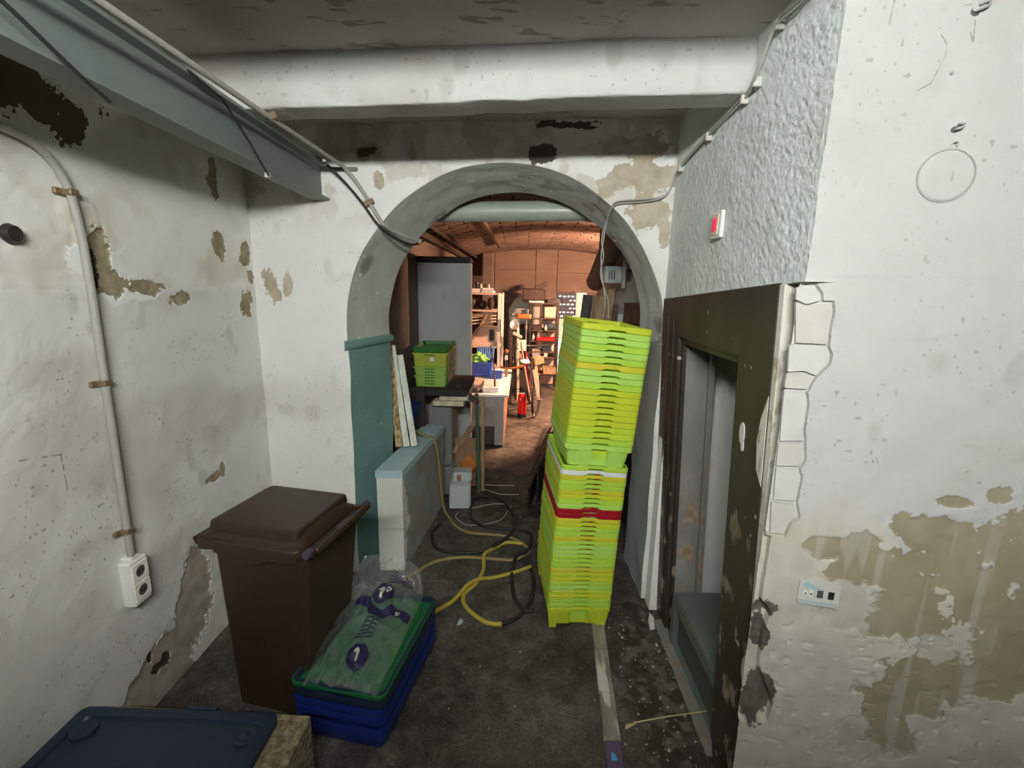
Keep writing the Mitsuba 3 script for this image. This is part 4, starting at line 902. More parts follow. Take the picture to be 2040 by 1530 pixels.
# ---------------------------------------------------------------- low wall and leaning boards inside the arch, left
lw = tag(uniq('wall_low'), 'low whitewashed parapet wall inside the arch on the left', None, None, 'structure')
def lowwall(z0, z1, e=0):
    return hull([(-1.01 - e, 3.155 - e, z) for z in (z0, z1)] + [(-.828 + e, 3.165 - e, z) for z in (z0, z1)] + [(-.715 + e, 4.30, z) for z in (z0, z1)] + [(-.90 - e, 4.32, z) for z in (z0, z1)])
part(lw, 'core', lowwall(0, .735), 'parapet')
part(lw, 'cap', lowwall(.735, .79, .006), 'light_blue', label='pale blue painted capping')
for j, (p, q, wd, th, m, lab) in enumerate((((-.972, 3.66, .80), (-1.08, 3.82, 1.66), .13, .055, 'board_chip', 'yellow speckled chipboard offcut leaning nearest the jamb'),
                                            ((-.912, 3.67, .80), (-1.05, 3.83, 1.60), .13, .05, 'board_white', 'whitish board leaning on the low wall, second from the jamb'),
                                            ((-.852, 3.68, .80), (-.99, 3.84, 1.52), .13, .05, 'board_white', 'whitish board leaning on the low wall, farthest from the jamb'))):
    obj('leaning_board', boxb(p, q, th, wd, up=(0.25, -1, 0)), m, False, lab, 'board', 'boards leaning beside the green jamb')
pdm = thing('concrete_pedestal', 'grey concrete block standing under the plank ends left of the passage', 'pedestal')
part(pdm, 'shaft', box(-.90, -.665, 4.50, 4.95, .30, .94, .015), 'concrete')
part(pdm, 'foot', box(-.93, -.64, 4.46, 4.99, 0, .30, .02), 'concrete')
for j, (x0, x1, z0, z1, y0) in enumerate(((-.83, -.53, .958, 1.005, 4.38), (-.77, -.49, 1.01, 1.06, 4.40))):
    obj('stone_plank', box(x0, x1, y0, 5.0, z0, z1, .004), 'wood_pale', False, ('lower' if j == 0 else 'upper') + ' of two pale planks on the concrete block', 'plank', 'planks on the concrete block')
obj('dark_board', box(-1.13, -.50, 4.36, 5.15, 1.062, 1.12, .004), 'near_black', False, 'dark board carrying the far green crates', 'board')
obj('recess_shade_sheet', box(-1.12, -.88, 4.25, 4.30, .45, 1.16, .004), 'near_black', False, 'black sheet standing in for the dark recess behind the leaning boards', 'sheet')  # black piece standing in for the shade of the recess
tr = thing('wood_trestle', 'wooden trestle with a green leg beside the concrete block', 'trestle')
part(tr, 'slanting_rail', boxb((-.62, 4.55, 1.12), (-.40, 4.45, .98), .05, .04), 'wood_dark')
part(tr, 'green_leg', boxb((-.42, 4.50, 1.06), (-.385, 4.48, .03), .035, .035, up=(0, 1, 0)), 'green_metal', label='dark green leg')
part(tr, 'wood_leg', boxb((-.365, 4.62, 1.0), (-.36, 4.60, .0), .04, .04, up=(0, 1, 0)), 'wood')
part(tr, 'brace', boxb((-.66, 4.62, .40), (-.42, 4.58, .78), .05, .03, up=(0, 1, 0)), 'wood', label='slanting wooden brace')
obj('paper_rag', hull(np.random.default_rng(3).normal(0, 1, (24, 3)) * (.035, .03, .06) + (-.50, 4.62, .28)), 'orange', False, 'crumpled orange rag hanging at the trestle', 'rag')
part(tr, 'dark_backing', box(-.655, -.44, 4.66, 4.68, .02, .55, .003), 'brown')
obj('blue_crate', rot(box(-1.07, -.93, 4.05, 4.20, .79, 1.06, .012), 14, (0, 1, 0), (-1.0, 4.1, .92)), 'blue', False, 'blue crate tucked behind the low wall below the dark board', 'crate')
# far green crates
fc = 'green crates behind the low wall'
specs = [(1.46, 1.505, 'crate_dark_green', 'dark green rim crate, topmost of the far pile'), (1.32, 1.455, 'crate_olive', 'olive crate with a small white label in the far pile'), (1.235, 1.318, 'crate_olive_green', 'olive green crate, third from the top of the far pile'),
         (1.122, 1.233, 'crate_olive_green', 'olive green crate at the bottom of the far pile')]
for j, (z0, z1, m, lab) in enumerate(specs):
    t = thing('storage_crate', lab, 'crate', fc)
    xl, xr = -1.045 + .006 * j, -.70 - .004 * j
    part(t, 'crate_body', loft([rrect(xl + .012, xr - .012, 4.50, 5.08, .02, z0, 4, 1), rrect(xl, xr, 4.49, 5.09, .02, z1, 4, 1), rrect(xl + .012, xr - .012, 4.502, 5.078, .02, z1, 4, 1), rrect(xl + .02, xr - .02, 4.51, 5.07, .02, z0 + .01, 4, 1)], cap0=True, cap1=True), m, 35)
    if j:
        for q in range(1 if j == 1 else 3):
            zz = z1 - .022 - q * .03
            part(t, 'hand_slot', box(-.925, -.825, 4.483, 4.495, zz - .004, zz + .004, .001), 'crate_dark_green')  # darker strip in place of the shaded slot opening
        part(t, 'rim_lip', box(xl - .004, xr + .004, 4.482, 4.495, z1 - .012, z1, .002), m)
        for q in range(8):
            part(t, 'side_slot', box(xr - .004, xr + .003, 4.60 + q * .055, 4.625 + q * .055, z0 + .02, z1 - .015, .001), 'wood')
    if j == 1:
        part(t, 'paper_label', box(-.87, -.83, 4.480, 4.486, 1.375, 1.415, .0005), 'white', label='small white paper label')

# ---------------------------------------------------------------- hoses and cables on the passage floor
R_ = .0135
def hose(pts, m, label, r=R_):
    obj('hose', tube([(x, y, z) for x, y, z in pts], r, 8, 8), m, True, label, 'hose')
hose([(-.97, 3.70, 1.04), (-.90, 3.82, .90), (-.80, 3.90, .812), (-.735, 3.94, .76), (-.71, 3.97, .60), (-.70, 4.0, .40), (-.69, 4.03, .20), (-.675, 4.06, .05), (-.62, 3.98, R_), (-.52, 3.80, R_), (-.38, 3.71, R_), (-.12, 3.68, R_), (.0, 3.62, R_), (.10, 3.50, R_)], 'yellow_hose_dirty', 'yellow hose hanging over the low wall down to the floor')
hose([(-.80, 3.02, R_), (-.725, 3.132, R_), (-.607, 3.269, R_), (-.421, 3.333, R_), (-.224, 3.33, R_), (-.028, 3.319, R_), (.07, 3.395, R_), (.11, 3.46, R_)], 'yellow_hose_dirty', 'yellow hose curving from behind the clear bag')
hose([(-.075, 2.603, R_), (-.14, 2.605, R_), (-.205, 2.634, R_), (-.315, 2.749, R_), (-.347, 2.877, R_), (-.274, 3.021, R_), (-.238, 3.176, R_), (-.243, 3.28, R_ * 2), (-.240, 3.345, R_ * 3), (-.2, 3.43, R_ * 2), (-.155, 3.50, R_), (-.075, 3.574, R_), (.071, 3.559, R_)], 'yellow_hose', 'bright yellow hose loop nearest the viewer', .0155)
hose([(-.56, 2.64, R_), (-.512, 2.7, R_), (-.408, 2.821, R_), (-.34, 2.93, R_ * 3.2), (-.289, 2.991, R_ * 3.4), (-.24, 3.03, R_ * 3), (-.151, 3.087, R_), (.013, 3.169, R_), (.12, 3.24, R_)], 'yellow_hose', 'straight yellow hose running to the tall crate stack')
hose([(-.675, 3.853, R_), (-.718, 3.702, R_), (-.669, 3.503, R_), (-.552, 3.412, R_), (-.31, 3.41, R_), (-.154, 3.493, R_ * 3), (-.036, 3.698, R_ * 3), (-.019, 4.013, R_), (-.123, 4.317, R_), (-.28, 4.444, R_), (-.424, 4.354, R_), (-.435, 4.087, R_), (-.377, 3.88, R_ * 2.5), (-.236, 3.789, R_ * 2), (.007, 3.786, R_), (.115, 3.706, R_ * 2), (.125, 3.546, R_ * 2.6), (.082, 3.395, R_ * 3), (.011, 3.335, R_ * 3), (-.02, 3.2, R_), (-.023, 3.093, R_), (-.001, 2.867, R_), (.067, 2.742, R_), (.13, 2.74, R_)], 'black_rubber', 'long black hose coiled in the middle of the passage floor')
hose([(-.073, 2.603, R_), (.018, 2.667, R_), (.095, 2.793, R_), (.13, 2.95, R_), (.135, 3.1, R_), (.12, 3.2, R_)], 'black_rubber', 'black hose end joined to the bright yellow loop', .0145)
W_ = .004
for pts, lab in ((((-.46, 4.737, W_), (-.25, 4.735, W_), (-.03, 4.739, W_)), 'straight white cable lying farthest back on the floor'),
                 (((-.40, 4.64, W_), (-.30, 4.60, W_), (-.18, 4.52, W_), (-.05, 4.513, W_), (.02, 4.53, W_)), 'white cable kinked across the passage floor behind the black coil'),
                 (((-.55, 4.1, W_), (-.556, 3.99, W_), (-.443, 3.865, W_), (-.32, 3.88, W_), (-.199, 3.925, W_), (-.12, 4.02, W_), (-.08, 4.16, W_)), 'thin white cable curving inside the black coil'),
                 (((-.43, 4.19, W_), (-.30, 4.26, W_), (-.196, 4.298, W_), (-.097, 4.283, W_), (-.05, 4.23, W_)), 'short white cable arching through the black coil')):
    obj('floor_cable', tube(pts, .0038, 6, 8), 'white_cable', True, lab, 'cable')
cn = thing('jerrycan', 'whitish plastic canister standing at the foot of the low wall', 'canister')
part(cn, 'can_body', rot(loft([rrect(-.66, -.45, 4.18, 4.40, .03, z, 5, 1) for z in (.002, .02, .20, .215)] + [rrect(-.64, -.47, 4.20, 4.38, .03, .235, 5, 1)], cap0=True, cap1=True), 6, about=(-.55, 4.3, 0)), 'can', 40)
part(cn, 'upper_block', rot(box(-.63, -.44, 4.26, 4.42, .23, .33, .02), 6, about=(-.55, 4.3, 0)), 'can')
part(cn, 'label', rot(box(-.585, -.545, 4.253, 4.262, .25, .31, .001), 6, about=(-.55, 4.3, 0)), 'brown', label='faded reddish mark')

# ---------------------------------------------------------------- right side of the passage
ov = thing('drain_pipe', 'fat grey-green pipe crossing the top of the arch opening', 'pipe')
part(ov, 'pipe', tube([(-1.10, 3.80, 2.635), (.70, 3.62, 2.652)], .073, 28), 'pipe_green', 30)
part(ov, 'collar', tube([(-.50, 3.74, 2.643), (-.53, 3.743, 2.643)], .0715, 28), 'steel_green', 30)
dk = thing('sloping_duct', 'dark brown round duct sloping down along the right side of the passage', 'duct')
dp = [(.74, 3.60, 2.60), (.83, 5.45, 2.175)]
part(dk, 'duct', tube(dp, [.10, .098], 20), 'duct', 30)
part(dk, 'end_ring', tube([(.8285, 5.42, 2.181), (.831, 5.47, 2.169)], .104, 20), 'duct', 30)
part(dk, 'hanger', tube([(.825, 5.3, 2.21), (.83, 5.3, 2.80)], .006, 6), 'grey_dark')
fb = thing('fuse_box', 'grey slotted fuse box on the right wall of the passage', 'fuse box')
part(fb, 'housing', box(.745, .90, 4.38, 4.50, 2.145, 2.295, .006), 'grey_box')
for x in (.785, .808, .831):
    part(fb, 'slot', box(x - .004, x + .004, 4.375, 4.385, 2.175, 2.255, .001), 'black')
part(fb, 'end_cap', box(.865, .89, 4.37, 4.385, 2.18, 2.26, .003), 'white')
part(fb, 'mounting_board', box(.90, .93, 4.36, 4.40, 2.10, 2.42, .003), 'white_dirty', label='narrow upright mounting board')
part(fb, 'wall_arm', box(.92, .985, 4.39, 4.44, 2.17, 2.27, .003), 'grey_dark')
s2 = thing('light_switch', 'small wall switch with a red rocker deeper in the passage', 'switch')
part(s2, 'cover_plate', box(.966, .982, 4.13, 4.22, 2.19, 2.31, .003), 'white')
k = part(s2, 'rocker', box(.958, .968, 4.15, 4.20, 2.22, 2.28, .003), 'red_switch', label='red rocker given a weak glow')
scene[k]['emitter'] = {'type': 'area', 'radiance': {'type': 'rgb', 'value': [.25, .01, .02]}}  # this rocker also emits a little red
d2 = tag(uniq('door_2'), 'dark brown wooden door frame in the right wall of the passage', None, None, 'structure')
part(d2, 'frame', plate(sg.Polygon([(3.62, 0), (3.62, 2.0), (4.46, 1.97), (4.46, 0), (4.30, 0), (4.30, 1.80), (3.78, 1.82), (3.78, 0)]), .03, (.955, 0, 0), (0, 1, 0), (0, 0, 1), (1, 0, 0)), 'wood_dark')
part(d2, 'leaf', box(.972, .98, 3.78, 4.30, 0, 1.82, .001), 'near_black')
part(d2, 'white_trim', box(.93, .965, 3.52, 3.555, .0, 2.01, .004), 'worn_white', label='peeling white trim strip')
for j, (p, q, wd, th, m, lab) in enumerate((((.60, 4.72, .0), (.80, 4.86, 2.02), .16, .03, 'wood', 'broad brown plank leaning behind the tall crates, leftmost'),
                                            ((.74, 4.66, .0), (.885, 4.76, 2.10), .07, .03, 'wood', 'narrow brown plank leaning behind the tall crates'),
                                            ((.80, 4.60, .0), (.925, 4.70, 1.95), .045, .03, 'wood_dark', 'thin dark batten leaning behind the tall crates'),
                                            ((.84, 4.54, .0), (.955, 4.60, 1.86), .05, .05, 'grey_box', 'grey metal post leaning behind the tall crates'),
                                            ((.55, 5.15, .0), (.74, 5.35, 2.02), .11, .04, 'leather', 'black narrow board leaning farthest back'))):
    obj('leaning_plank', boxb(p, q, wd, th, up=(0, -1, .15)), m, False, lab, 'plank', 'planks leaning on the right of the passage')
obj('white_lath', boxb((.62, 5.3, .0), (.70, 5.5, 1.80), .04, .02, up=(0, -1, .1)), 'white', False, 'thin white lath beside the black leaning board', 'lath')
for j, (p, q, w_, h_, m, lab) in enumerate((((.115, 4.22, .10), (.60, 6.75, .12), .02, .22, 'leather', 'long black board on edge along the passage floor'),
                                            ((.20, 4.35, .17), (.66, 6.6, .20), .02, .36, 'near_black', 'dark board on edge behind the black one'),
                                            ((.13, 4.5, .275), (.63, 7.0, .32), .03, .02, 'grey_dark', 'grey steel bar lying on the black board'),
                                            ((.26, 4.3, .42), (.68, 6.3, .55), .02, .06, 'wood_dark', 'dark batten resting high on the boards'))):
    obj('long_board', boxb(p, q, w_, h_), m, False, lab, 'board')
tb_ = thing('timber_beam', 'old timber batten fixed along the underside of the vault', 'beam')
part(tb_, 'batten', boxb((-.475, 5.4, 2.83), (-.42, 8.8, 2.80), .05, .055), 'wood_dark')
part(tb_, 'cleat', boxb((-.475, 5.6, 2.88), (-.475, 5.7, 2.88), .08, .05), 'wood_dark')
for j, (x, z) in enumerate(((-1.09, 2.63), (-1.0, 2.715))):
    obj('service_pipe', tube([(x, 3.65, z), (x, 10.9, z - .02)], .032 - .008 * j, 10), 'near_black', True, ('lower' if j == 0 else 'upper') + ' of two dark pipes along the left spring of the vault', 'pipe', 'pipes along the vault')

# ---------------------------------------------------------------- back room: desk and what stands on it
dkk = thing('desk', 'long white-topped desk in the back room', 'desk')
part(dkk, 'desk_top', box(-1.10, -.135, 5.93, 7.95, .69, .72, .004), 'desk_white')
part(dkk, 'front_panel', box(-.70, -.30, 5.97, 5.99, .28, .69, .002), 'desk_grey')
part(dkk, 'front_stile', box(-.32, -.20, 5.96, 6.0, .03, .69, .003), 'desk_grey')
part(dkk, 'side_panel', box(-.22, -.195, 6.0, 7.90, .03, .69, .003), 'desk_brown', label='brown side panel')
part(dkk, 'lower_box', box(-.62, -.33, 6.0, 6.4, .02, .27, .003), 'grey_dark')
part(dkk, 'plinth', box(-.66, -.21, 5.98, 7.88, 0, .03, .002), 'leather')
obj('white_sheet', rot(hull([(-.48, 6.05, .722), (-.28, 6.08, .722), (-.26, 6.62, .722), (-.50, 6.60, .722), (-.48, 6.05, .78), (-.28, 6.08, .78), (-.27, 6.60, .80), (-.49, 6.58, .80)]), 0), 'desk_white', False, 'white box lying on the front of the desk', 'box')
obj('wood_offcut', hull([(-.80, 6.3, .722), (-.55, 6.35, .722), (-.50, 6.62, .722), (-.78, 6.60, .722), (-.80, 6.3, .76), (-.55, 6.35, .76), (-.50, 6.62, .80), (-.78, 6.60, .80)]), 'beige', False, 'pinkish wooden slab on the left part of the desk', 'slab')
obj('tin_dish', hull([(-.62, 6.02, .722), (-.53, 6.02, .722), (-.47, 6.10, .722), (-.53, 6.18, .722), (-.62, 6.16, .722), (-.61, 6.04, .77), (-.55, 6.06, .78), (-.50, 6.10, .75), (-.58, 6.15, .77)]), 'grey_dark', False, 'small dark metal piece at the front edge of the desk', 'tin')
obj('dark_rod', tube([(-.32, 6.12, .73), (-.355, 6.4, 1.0), (-.425, 6.7, 1.27)], [.014, .008, .007], 8), 'wood_dark', True, 'slim dark rod leaning upright on the desk', 'rod')
def ribbed_crate(x0, x1, y0, y1, z0, z1, c, label, tilt=0, ribs=6):
    t = thing('plastic_crate', label, 'crate')
    ab = ((x0 + x1) / 2, (y0 + y1) / 2, z0)
    f = lambda m: rot(m, tilt, (1, 0, 0), ab)
    part(t, 'crate_body', f(loft([rrect(x0 + .015, x1 - .015, y0 + .015, y1 - .015, .015, z0, 3), rrect(x0, x1, y0, y1, .02, z1, 3), rrect(x0 + .012, x1 - .012, y0 + .012, y1 - .012, .015, z1, 3), rrect(x0 + .025, x1 - .025, y0 + .025, y1 - .025, .015, z0 + .01, 3)], cap0=True, cap1=True)), c, 30)
    for j in range(ribs):
        z = z0 + (z1 - z0) * (j + .6) / ribs
        part(t, 'rib', f(box(x0 - .002, x1 + .002, y0 - .004, y0 + .008, z - .006, z + .006, .001)), c)
    return t
ribbed_crate(-.82, -.43, 7.10, 7.60, .74, .95, 'blue_mid', 'blue ribbed crate filled with a bright green bag on the desk', 0, 4)
t = thing('plastic_crate', 'light blue slatted crate tipped up behind the green bag', 'crate')
f_ = lambda m: rot(m, -62, (1, 0, 0), (-.58, 7.62, .96))
part(t, 'base', f_(box(-.72, -.43, 7.60, 7.62, .92, 1.22, .01)), 'blue_light')
for j in range(9):
    part(t, 'slat', f_(box(-.715 + j * .033, -.70 + j * .033, 7.585, 7.60, .93, 1.21, .002)), 'blue_light')
t = labels and list(labels)[-1]
g_ = trimesh.creation.icosphere(3); v = g_.vertices * (.15, .13, .10); nz = NP.noise(v[:, 0] * 22, v[:, 1] * 22, v[:, 2] * 22); g_.vertices = v * (1 + (nz[:, None] - .5) * .7) + (-.66, 7.30, .97)
obj('green_bag', g_, 'bag_green', False, 'crumpled bright green bag in the blue crate on the desk', 'bag')
ribbed_crate(-.455, -.265, 6.95, 7.2, .722, .815, 'blue_mid', 'small blue tray on the right of the desk', 0, 2)
th_ = thing('barometer_tube', 'thin glass tube stand with a white block upright on the desk', 'instrument')
for x in (-.225, -.20):
    part(th_, 'tube', tube([(x, 7.2, .76), (x - .002, 7.2, 1.10)], .004, 6), 'chrome')
part(th_, 'white_block', box(-.24, -.19, 7.17, 7.22, .985, 1.05, .004), 'cream')
part(th_, 'foot', box(-.235, -.19, 7.17, 7.23, .722, .84, .004), 'wood')
part(th_, 'red_top', lathe([(0, 0), (.03, 0), (.035, .03), (.015, .05), (0, .055)], 12, (-.215, 7.2, 1.10)), 'orange')

# left shelf
lsx = thing('shelf_rack', 'pale wooden shelf rack behind the desk on the left', 'shelf')
for x, y in ((-.37, 8.0), (-.335, 8.5), (-1.05, 8.0), (-1.05, 8.5)):
    part(lsx, 'post', box(x - .025, x + .025, y - .02, y + .02, .02, 1.985, .003), 'cream')
for z in (1.95, 1.67, 1.06, .68):
    part(lsx, 'shelf_board', box(-1.08, -.345, 7.99, 8.52, z, z + .03, .003), 'beige')
part(lsx, 'red_edge', box(-.345, -.33, 8.02, 8.5, 1.965, 1.985, .002), 'orange')
for j, (x0, x1, z0, z1, y, c) in enumerate(((-.88, -.69, 1.982, 2.05, 8.04, 'white'), (-.68, -.48, 1.982, 2.018, 8.04, 'white'), (-.67, -.48, 2.022, 2.062, 8.06, 'white'))):
    obj('white_carton', rot(box(x0, x1, y, y + .32, z0, z1, .004), (3, -4, 2)[j], about=(x0, y, 0)), c, False, ('white flat carton at the left on top of the shelf rack', 'white flat carton at the right on top of the shelf rack', 'white flat carton lying on another on top of the shelf rack')[j], 'carton')
obj('dark_crate', box(-.90, -.68, 8.38, 8.5, 1.985, 2.27, .01), 'suitcase', False, 'dark brown crate standing at the back on top of the shelf rack', 'crate')
for j in range(6):
    x = -.90 + j * .065
    obj('small_jar', lathe([(0, 0), (.024, 0), (.026, .06), (.016, .085), (.018, .10), (0, .10)], 10, (x, 8.36 - (j % 2) * .04, 1.982 + (.07 if j < 3 else .05))), ('beige', 'suitcase', 'grey', 'cream', 'brown', 'white_dirty')[j], 40, f'{["pinkish", "dark", "grey", "cream", "brown", "off-white"][j]} small jar in the clutter on top of the shelf rack', 'jar', 'jars on the shelf rack')
for j, (x0, x1, z1, c) in enumerate(((-.92, -.76, 1.93, 'leather'), (-.75, -.60, 1.86, 'near_black'), (-.59, -.47, 1.90, 'suitcase'))):
    m_ = trimesh.creation.icosphere(2); v = m_.vertices; m_.vertices = v * ((x1 - x0) / 2, .14, (z1 - 1.70) / 2) * (1 + .3 * (NP.noise(v[:, 0] * 3, v[:, 1] * 3, v[:, 2] * 3 + j)[:, None] - .5)) + ((x0 + x1) / 2, 8.25, (z1 + 1.702) / 2)
    obj('dark_bundle', m_, c, 50, f'{["black", "sooty", "brown"][j]} bundle on the upper level of the shelf rack', 'bundle')
sc_ = thing('folded_chair', 'light wooden slatted folding chair lying on the shelf rack', 'chair')
for j in range(4):
    part(sc_, 'slat', boxb((-.84, 8.1, 1.62 - j * .055), (-.42, 8.12, 1.655 - j * .05), .02, .028), 'wood_pale')
part(sc_, 'leg', boxb((-.82, 8.06, 1.20), (-.58, 8.07, 1.62), .03, .035), 'wood')
part(sc_, 'leg', boxb((-.86, 8.09, 1.62), (-.62, 8.09, 1.60), .03, .05), 'wood')
mc = thing('typewriter_case', 'beige sloping machine case with a dark window on the shelf rack', 'machine')
part(mc, 'case', plate([(-.86, 1.092), (-.40, 1.092), (-.40, 1.405), (-.74, 1.40), (-.86, 1.22)], .30, (0, 8.36, 0), (1, 0, 0), (0, 0, 1), (0, -1, 0)), 'beige')
part(mc, 'window', box(-.535, -.455, 8.045, 8.062, 1.18, 1.37, .004), 'leather', label='dark recessed window')
part(mc, 'base_lip', box(-.86, -.40, 8.03, 8.06, 1.092, 1.155, .006), 'beige')

# right shelf and its load
rs = thing('dark_shelf', 'dark metal shelf unit by the far wall of the back room', 'shelf')
for x, y in ((.185, 9.6), (.745, 9.6), (.185, 10.0), (.745, 10.0)):
    part(rs, 'post', box(x - .02, x + .02, y - .015, y + .015, .0, 1.79, .003), 'leather')
for z in (1.755, 1.46, 1.215, 1.0, .78, .66, .32):
    part(rs, 'shelf_board', box(.17, .765, 9.59, 10.02, z, z + .025, .003), 'wood_dark' if z > .5 else 'wood')
part(rs, 'back_panel', box(.44, .74, 10.02, 10.03, .05, 1.75, .002), 'beige', label='pinkish back panel')
obj('suitcase', box(.02, .47, 9.65, 9.95, 1.825, 2.06, .02), 'suitcase', False, 'old brown suitcase on top of the dark shelf', 'suitcase')
obj('stone_tile', box(.15, .46, 9.60, 9.95, 1.783, 1.822, .003), 'cream', False, 'white slab under the old brown suitcase', 'slab')
obj('brown_box', rot(box(.24, .50, 9.72, 9.92, 2.065, 2.15, .006), -24, (0, 1, 0), (.37, 9.8, 2.14)), 'suitcase', False, 'tilted dark box lying on the brown suitcase', 'box')
cs = thing('instrument_case', 'flat black case with a handle on the right end of the dark shelf top', 'case')
part(cs, 'case_body', loft([rrect(.47, .82, 9.58, 9.9, .06, z, 5) for z in (1.784, 1.79, 1.84, 1.85)], cap0=True, cap1=True), 'leather', 30)
part(cs, 'handle', tube([(.54, 9.7, 1.85), (.56, 9.7, 1.89), (.66, 9.7, 1.895), (.70, 9.7, 1.85)], .008, 8, 5), 'brown', True)
items = [('cardboard_box', (.47, .70, 9.64, 9.95, 1.487, 1.70), 'beige', 'pinkish cardboard box on the second level of the dark shelf', 'box'), ('red_box', (.32, .70, 9.55, 9.8, 1.027, 1.085), 'red', 'flat red box on the dark shelf', 'box'),
         ('blue_box', (.45, .62, 9.62, 9.8, .807, .90), 'blue_dark', 'small dark blue box low on the dark shelf', 'box'), ('grey_box', (.24, .40, 9.6, 9.85, .687, .83), 'grey', 'grey box at the lower left of the dark shelf', 'box'),
         ('white_bottle_box', (.48, .56, 9.6, 9.7, .687, .77), 'can', 'pale small box on the lowest dark shelf', 'box'), ('wooden_tray', (.47, .73, 9.5, 9.8, .347, .48), 'wood', 'wooden tray at the foot of the dark shelf', 'tray'), ('dark_red_box', (.24, .42, 9.62, 9.9, 1.242, 1.33), 'suitcase', 'dark red box on the third level of the dark shelf', 'box')]
for n_, (x0, x1, y0, y1, z0, z1), c, l_, k_ in items:
    t = thing(n_, l_, k_)
    part(t, 'box_body', box(x0, x1, y0, y1, z0, z1, .006), c)
    part(t, 'lid_edge', box(x0 - .003, x1 + .003, y0 - .004, y1, z1 - .018, z1 + .002, .002), c)
obj('metal_drum', cat(lathe([(0, 0), (.08, 0), (.083, .012), (.08, .024), (.08, .17), (.083, .18), (.08, .19), (.08, .34), (.084, .35), (.08, .36), (0, .36)], 24, (.30, 9.72, 1.242 + .10))), 'grey', 40, 'ribbed grey metal drum on the dark shelf', 'drum')
ow = trimesh.creation.icosphere(2); v = ow.vertices; ow.vertices = v * (.13, .09, .075) * (1 + .35 * (NP.noise(v[:, 0] * 2.5, v[:, 1] * 2.5, v[:, 2] * 2.5)[:, None] - .5)) + (.59, 9.62, 1.315)
obj('grey_sack', ow, 'blue_grey', 50, 'dark grey-blue bundle on the middle level of the dark shelf', 'bundle')
for x, h_, c, l_ in ((.26, .14, 'can', 'pale bottle'), (.36, .18, 'grey', 'grey bottle'), (.50, .12, 'white_dirty', 'off-white bottle'), (.66, .13, 'mint', 'greenish bottle')):
    obj('bottle', lathe([(0, 0), (.03, 0), (.03, h_ * .6), (.012, h_ * .8), (.012, h_), (0, h_)], 12, (x, 9.68, 1.027 if x < .4 else .807 + (.1 if False else 0)) if x not in (.50,) else (x, 9.56, 1.242)), c, 40, l_ + ' standing on the dark shelf', 'bottle')
# behind: pale covered shape between the shelves
cvr = trimesh.creation.icosphere(3); v = cvr.vertices; v = v * (.30, .22, .42); v[:, 2] = np.clip(v[:, 2], -.42, .40); cvr.vertices = v * (1 + .12 * (NP.noise(v[:, 0] * 9, v[:, 1] * 9, v[:, 2] * 9)[:, None] - .5)) + (.02, 10.4, 1.48)
t = thing('covered_heap', 'pale mint sheet draped over a heap between the two shelves', 'covered heap')
part(t, 'sheet', cvr, 'mint', 50)
part(t, 'heap', box(-.28, .16, 10.15, 10.6, 0, 1.3, .04), 'grey_dark')
part(t, 'pale_flap', hull([(-.20, 10.10, 1.50), (.10, 10.10, 1.46), (.10, 10.12, 1.70), (-.12, 10.13, 1.66), (-.2, 10.16, 1.52), (.1, 10.18, 1.5)]), 'white_dirty')
for j in range(14):
    a = np.random.default_rng(40 + j)
    ly = j // 4
    x, y, z = -.20 + (j % 4) * .10 + a.uniform(-.02, .02), a.uniform(8.97, 9.1), .60 + ly * .085
    m_ = hull(a.normal(0, 1, (16, 3)) * (.05, .05, .032) + (x, y, z))
    c, cn_ = [('leather', 'black'), ('suitcase', 'dark brown'), ('grey', 'grey'), ('wood', 'wooden'), ('near_black', 'sooty'), ('beige', 'pinkish'), ('grey_dark', 'charcoal')][j % 7]
    obj('scrap_lump', m_, c, False, f'{cn_} lump of scrap in the {["lowest", "second", "third", "top"][ly]} layer of the heap behind the bicycle', 'scrap', 'scrap heap behind the bicycle')
obj('scrap_cabinet', box(-.28, .15, 8.95, 9.4, 0, .56), 'near_black', False, 'dark cabinet carrying the heap behind the bicycle', 'cabinet')
hl = thing('headlamp', 'chrome headlamp bowl in the clutter beside the shelf rack', 'lamp')
part(hl, 'bowl', lathe([(0, -.06), (.05, -.045), (.085, -.01), (.09, .01), (.08, .012), (0, .0)], 20, (-.12, 8.5, 1.42), (.2, -1, .3)), 'chrome', 40)
part(hl, 'bracket', tube([(-.12, 8.55, 1.40), (-.14, 8.6, 1.0), (-.14, 8.6, .2)], .012, 8), 'leather', True)
for j, (p, q, c, l_) in enumerate((((-.14, 8.3, 1.30), (.02, 8.35, 1.22), 'beige', 'short pinkish plank jutting out of the clutter'), ((-.06, 8.3, .1), (-.12, 8.45, 1.32), 'grey_dark', 'upright grey strip in the clutter'), ((-.16, 8.2, .1), (-.17, 8.35, 1.25), 'suitcase', 'upright brown strip beside the shelf rack'), ((-.02, 8.2, .1), (-.05, 8.4, 1.38), 'wood_pale', 'upright pale lath in the clutter'))):
    obj('strip', boxb(p, q, .045, .05, up=(0, 1, .2)), c, False, l_, 'strip')
obj('red_pipe', tube([(-.42, 8.05, .78), (-.25, 7.95, .72), (-.1, 7.9, .74), (.05, 7.85, .78)], .022, 8, 4), 'orange', True, 'orange-red curved bar lying behind the desk', 'bar')
nb_ = thing('paper_sign', 'pale card with dark scrawl hanging on the bicycle', 'card')
part(nb_, 'card', box(-.035, .095, 7.655, 7.66, 1.07, 1.25, .001), 'cream')
for dx, dz, w_, h_ in ((.03, .06, .05, .007), (.045, .045, .006, .05), (.02, .035, .03, .006), (.065, .04, .006, .03), (.05, .025, .04, .006)):
    part(nb_, 'scrawl', box(-.035 + dx, -.035 + dx + w_, 7.652, 7.656, 1.07 + dz, 1.07 + dz + h_, .0005), 'black')

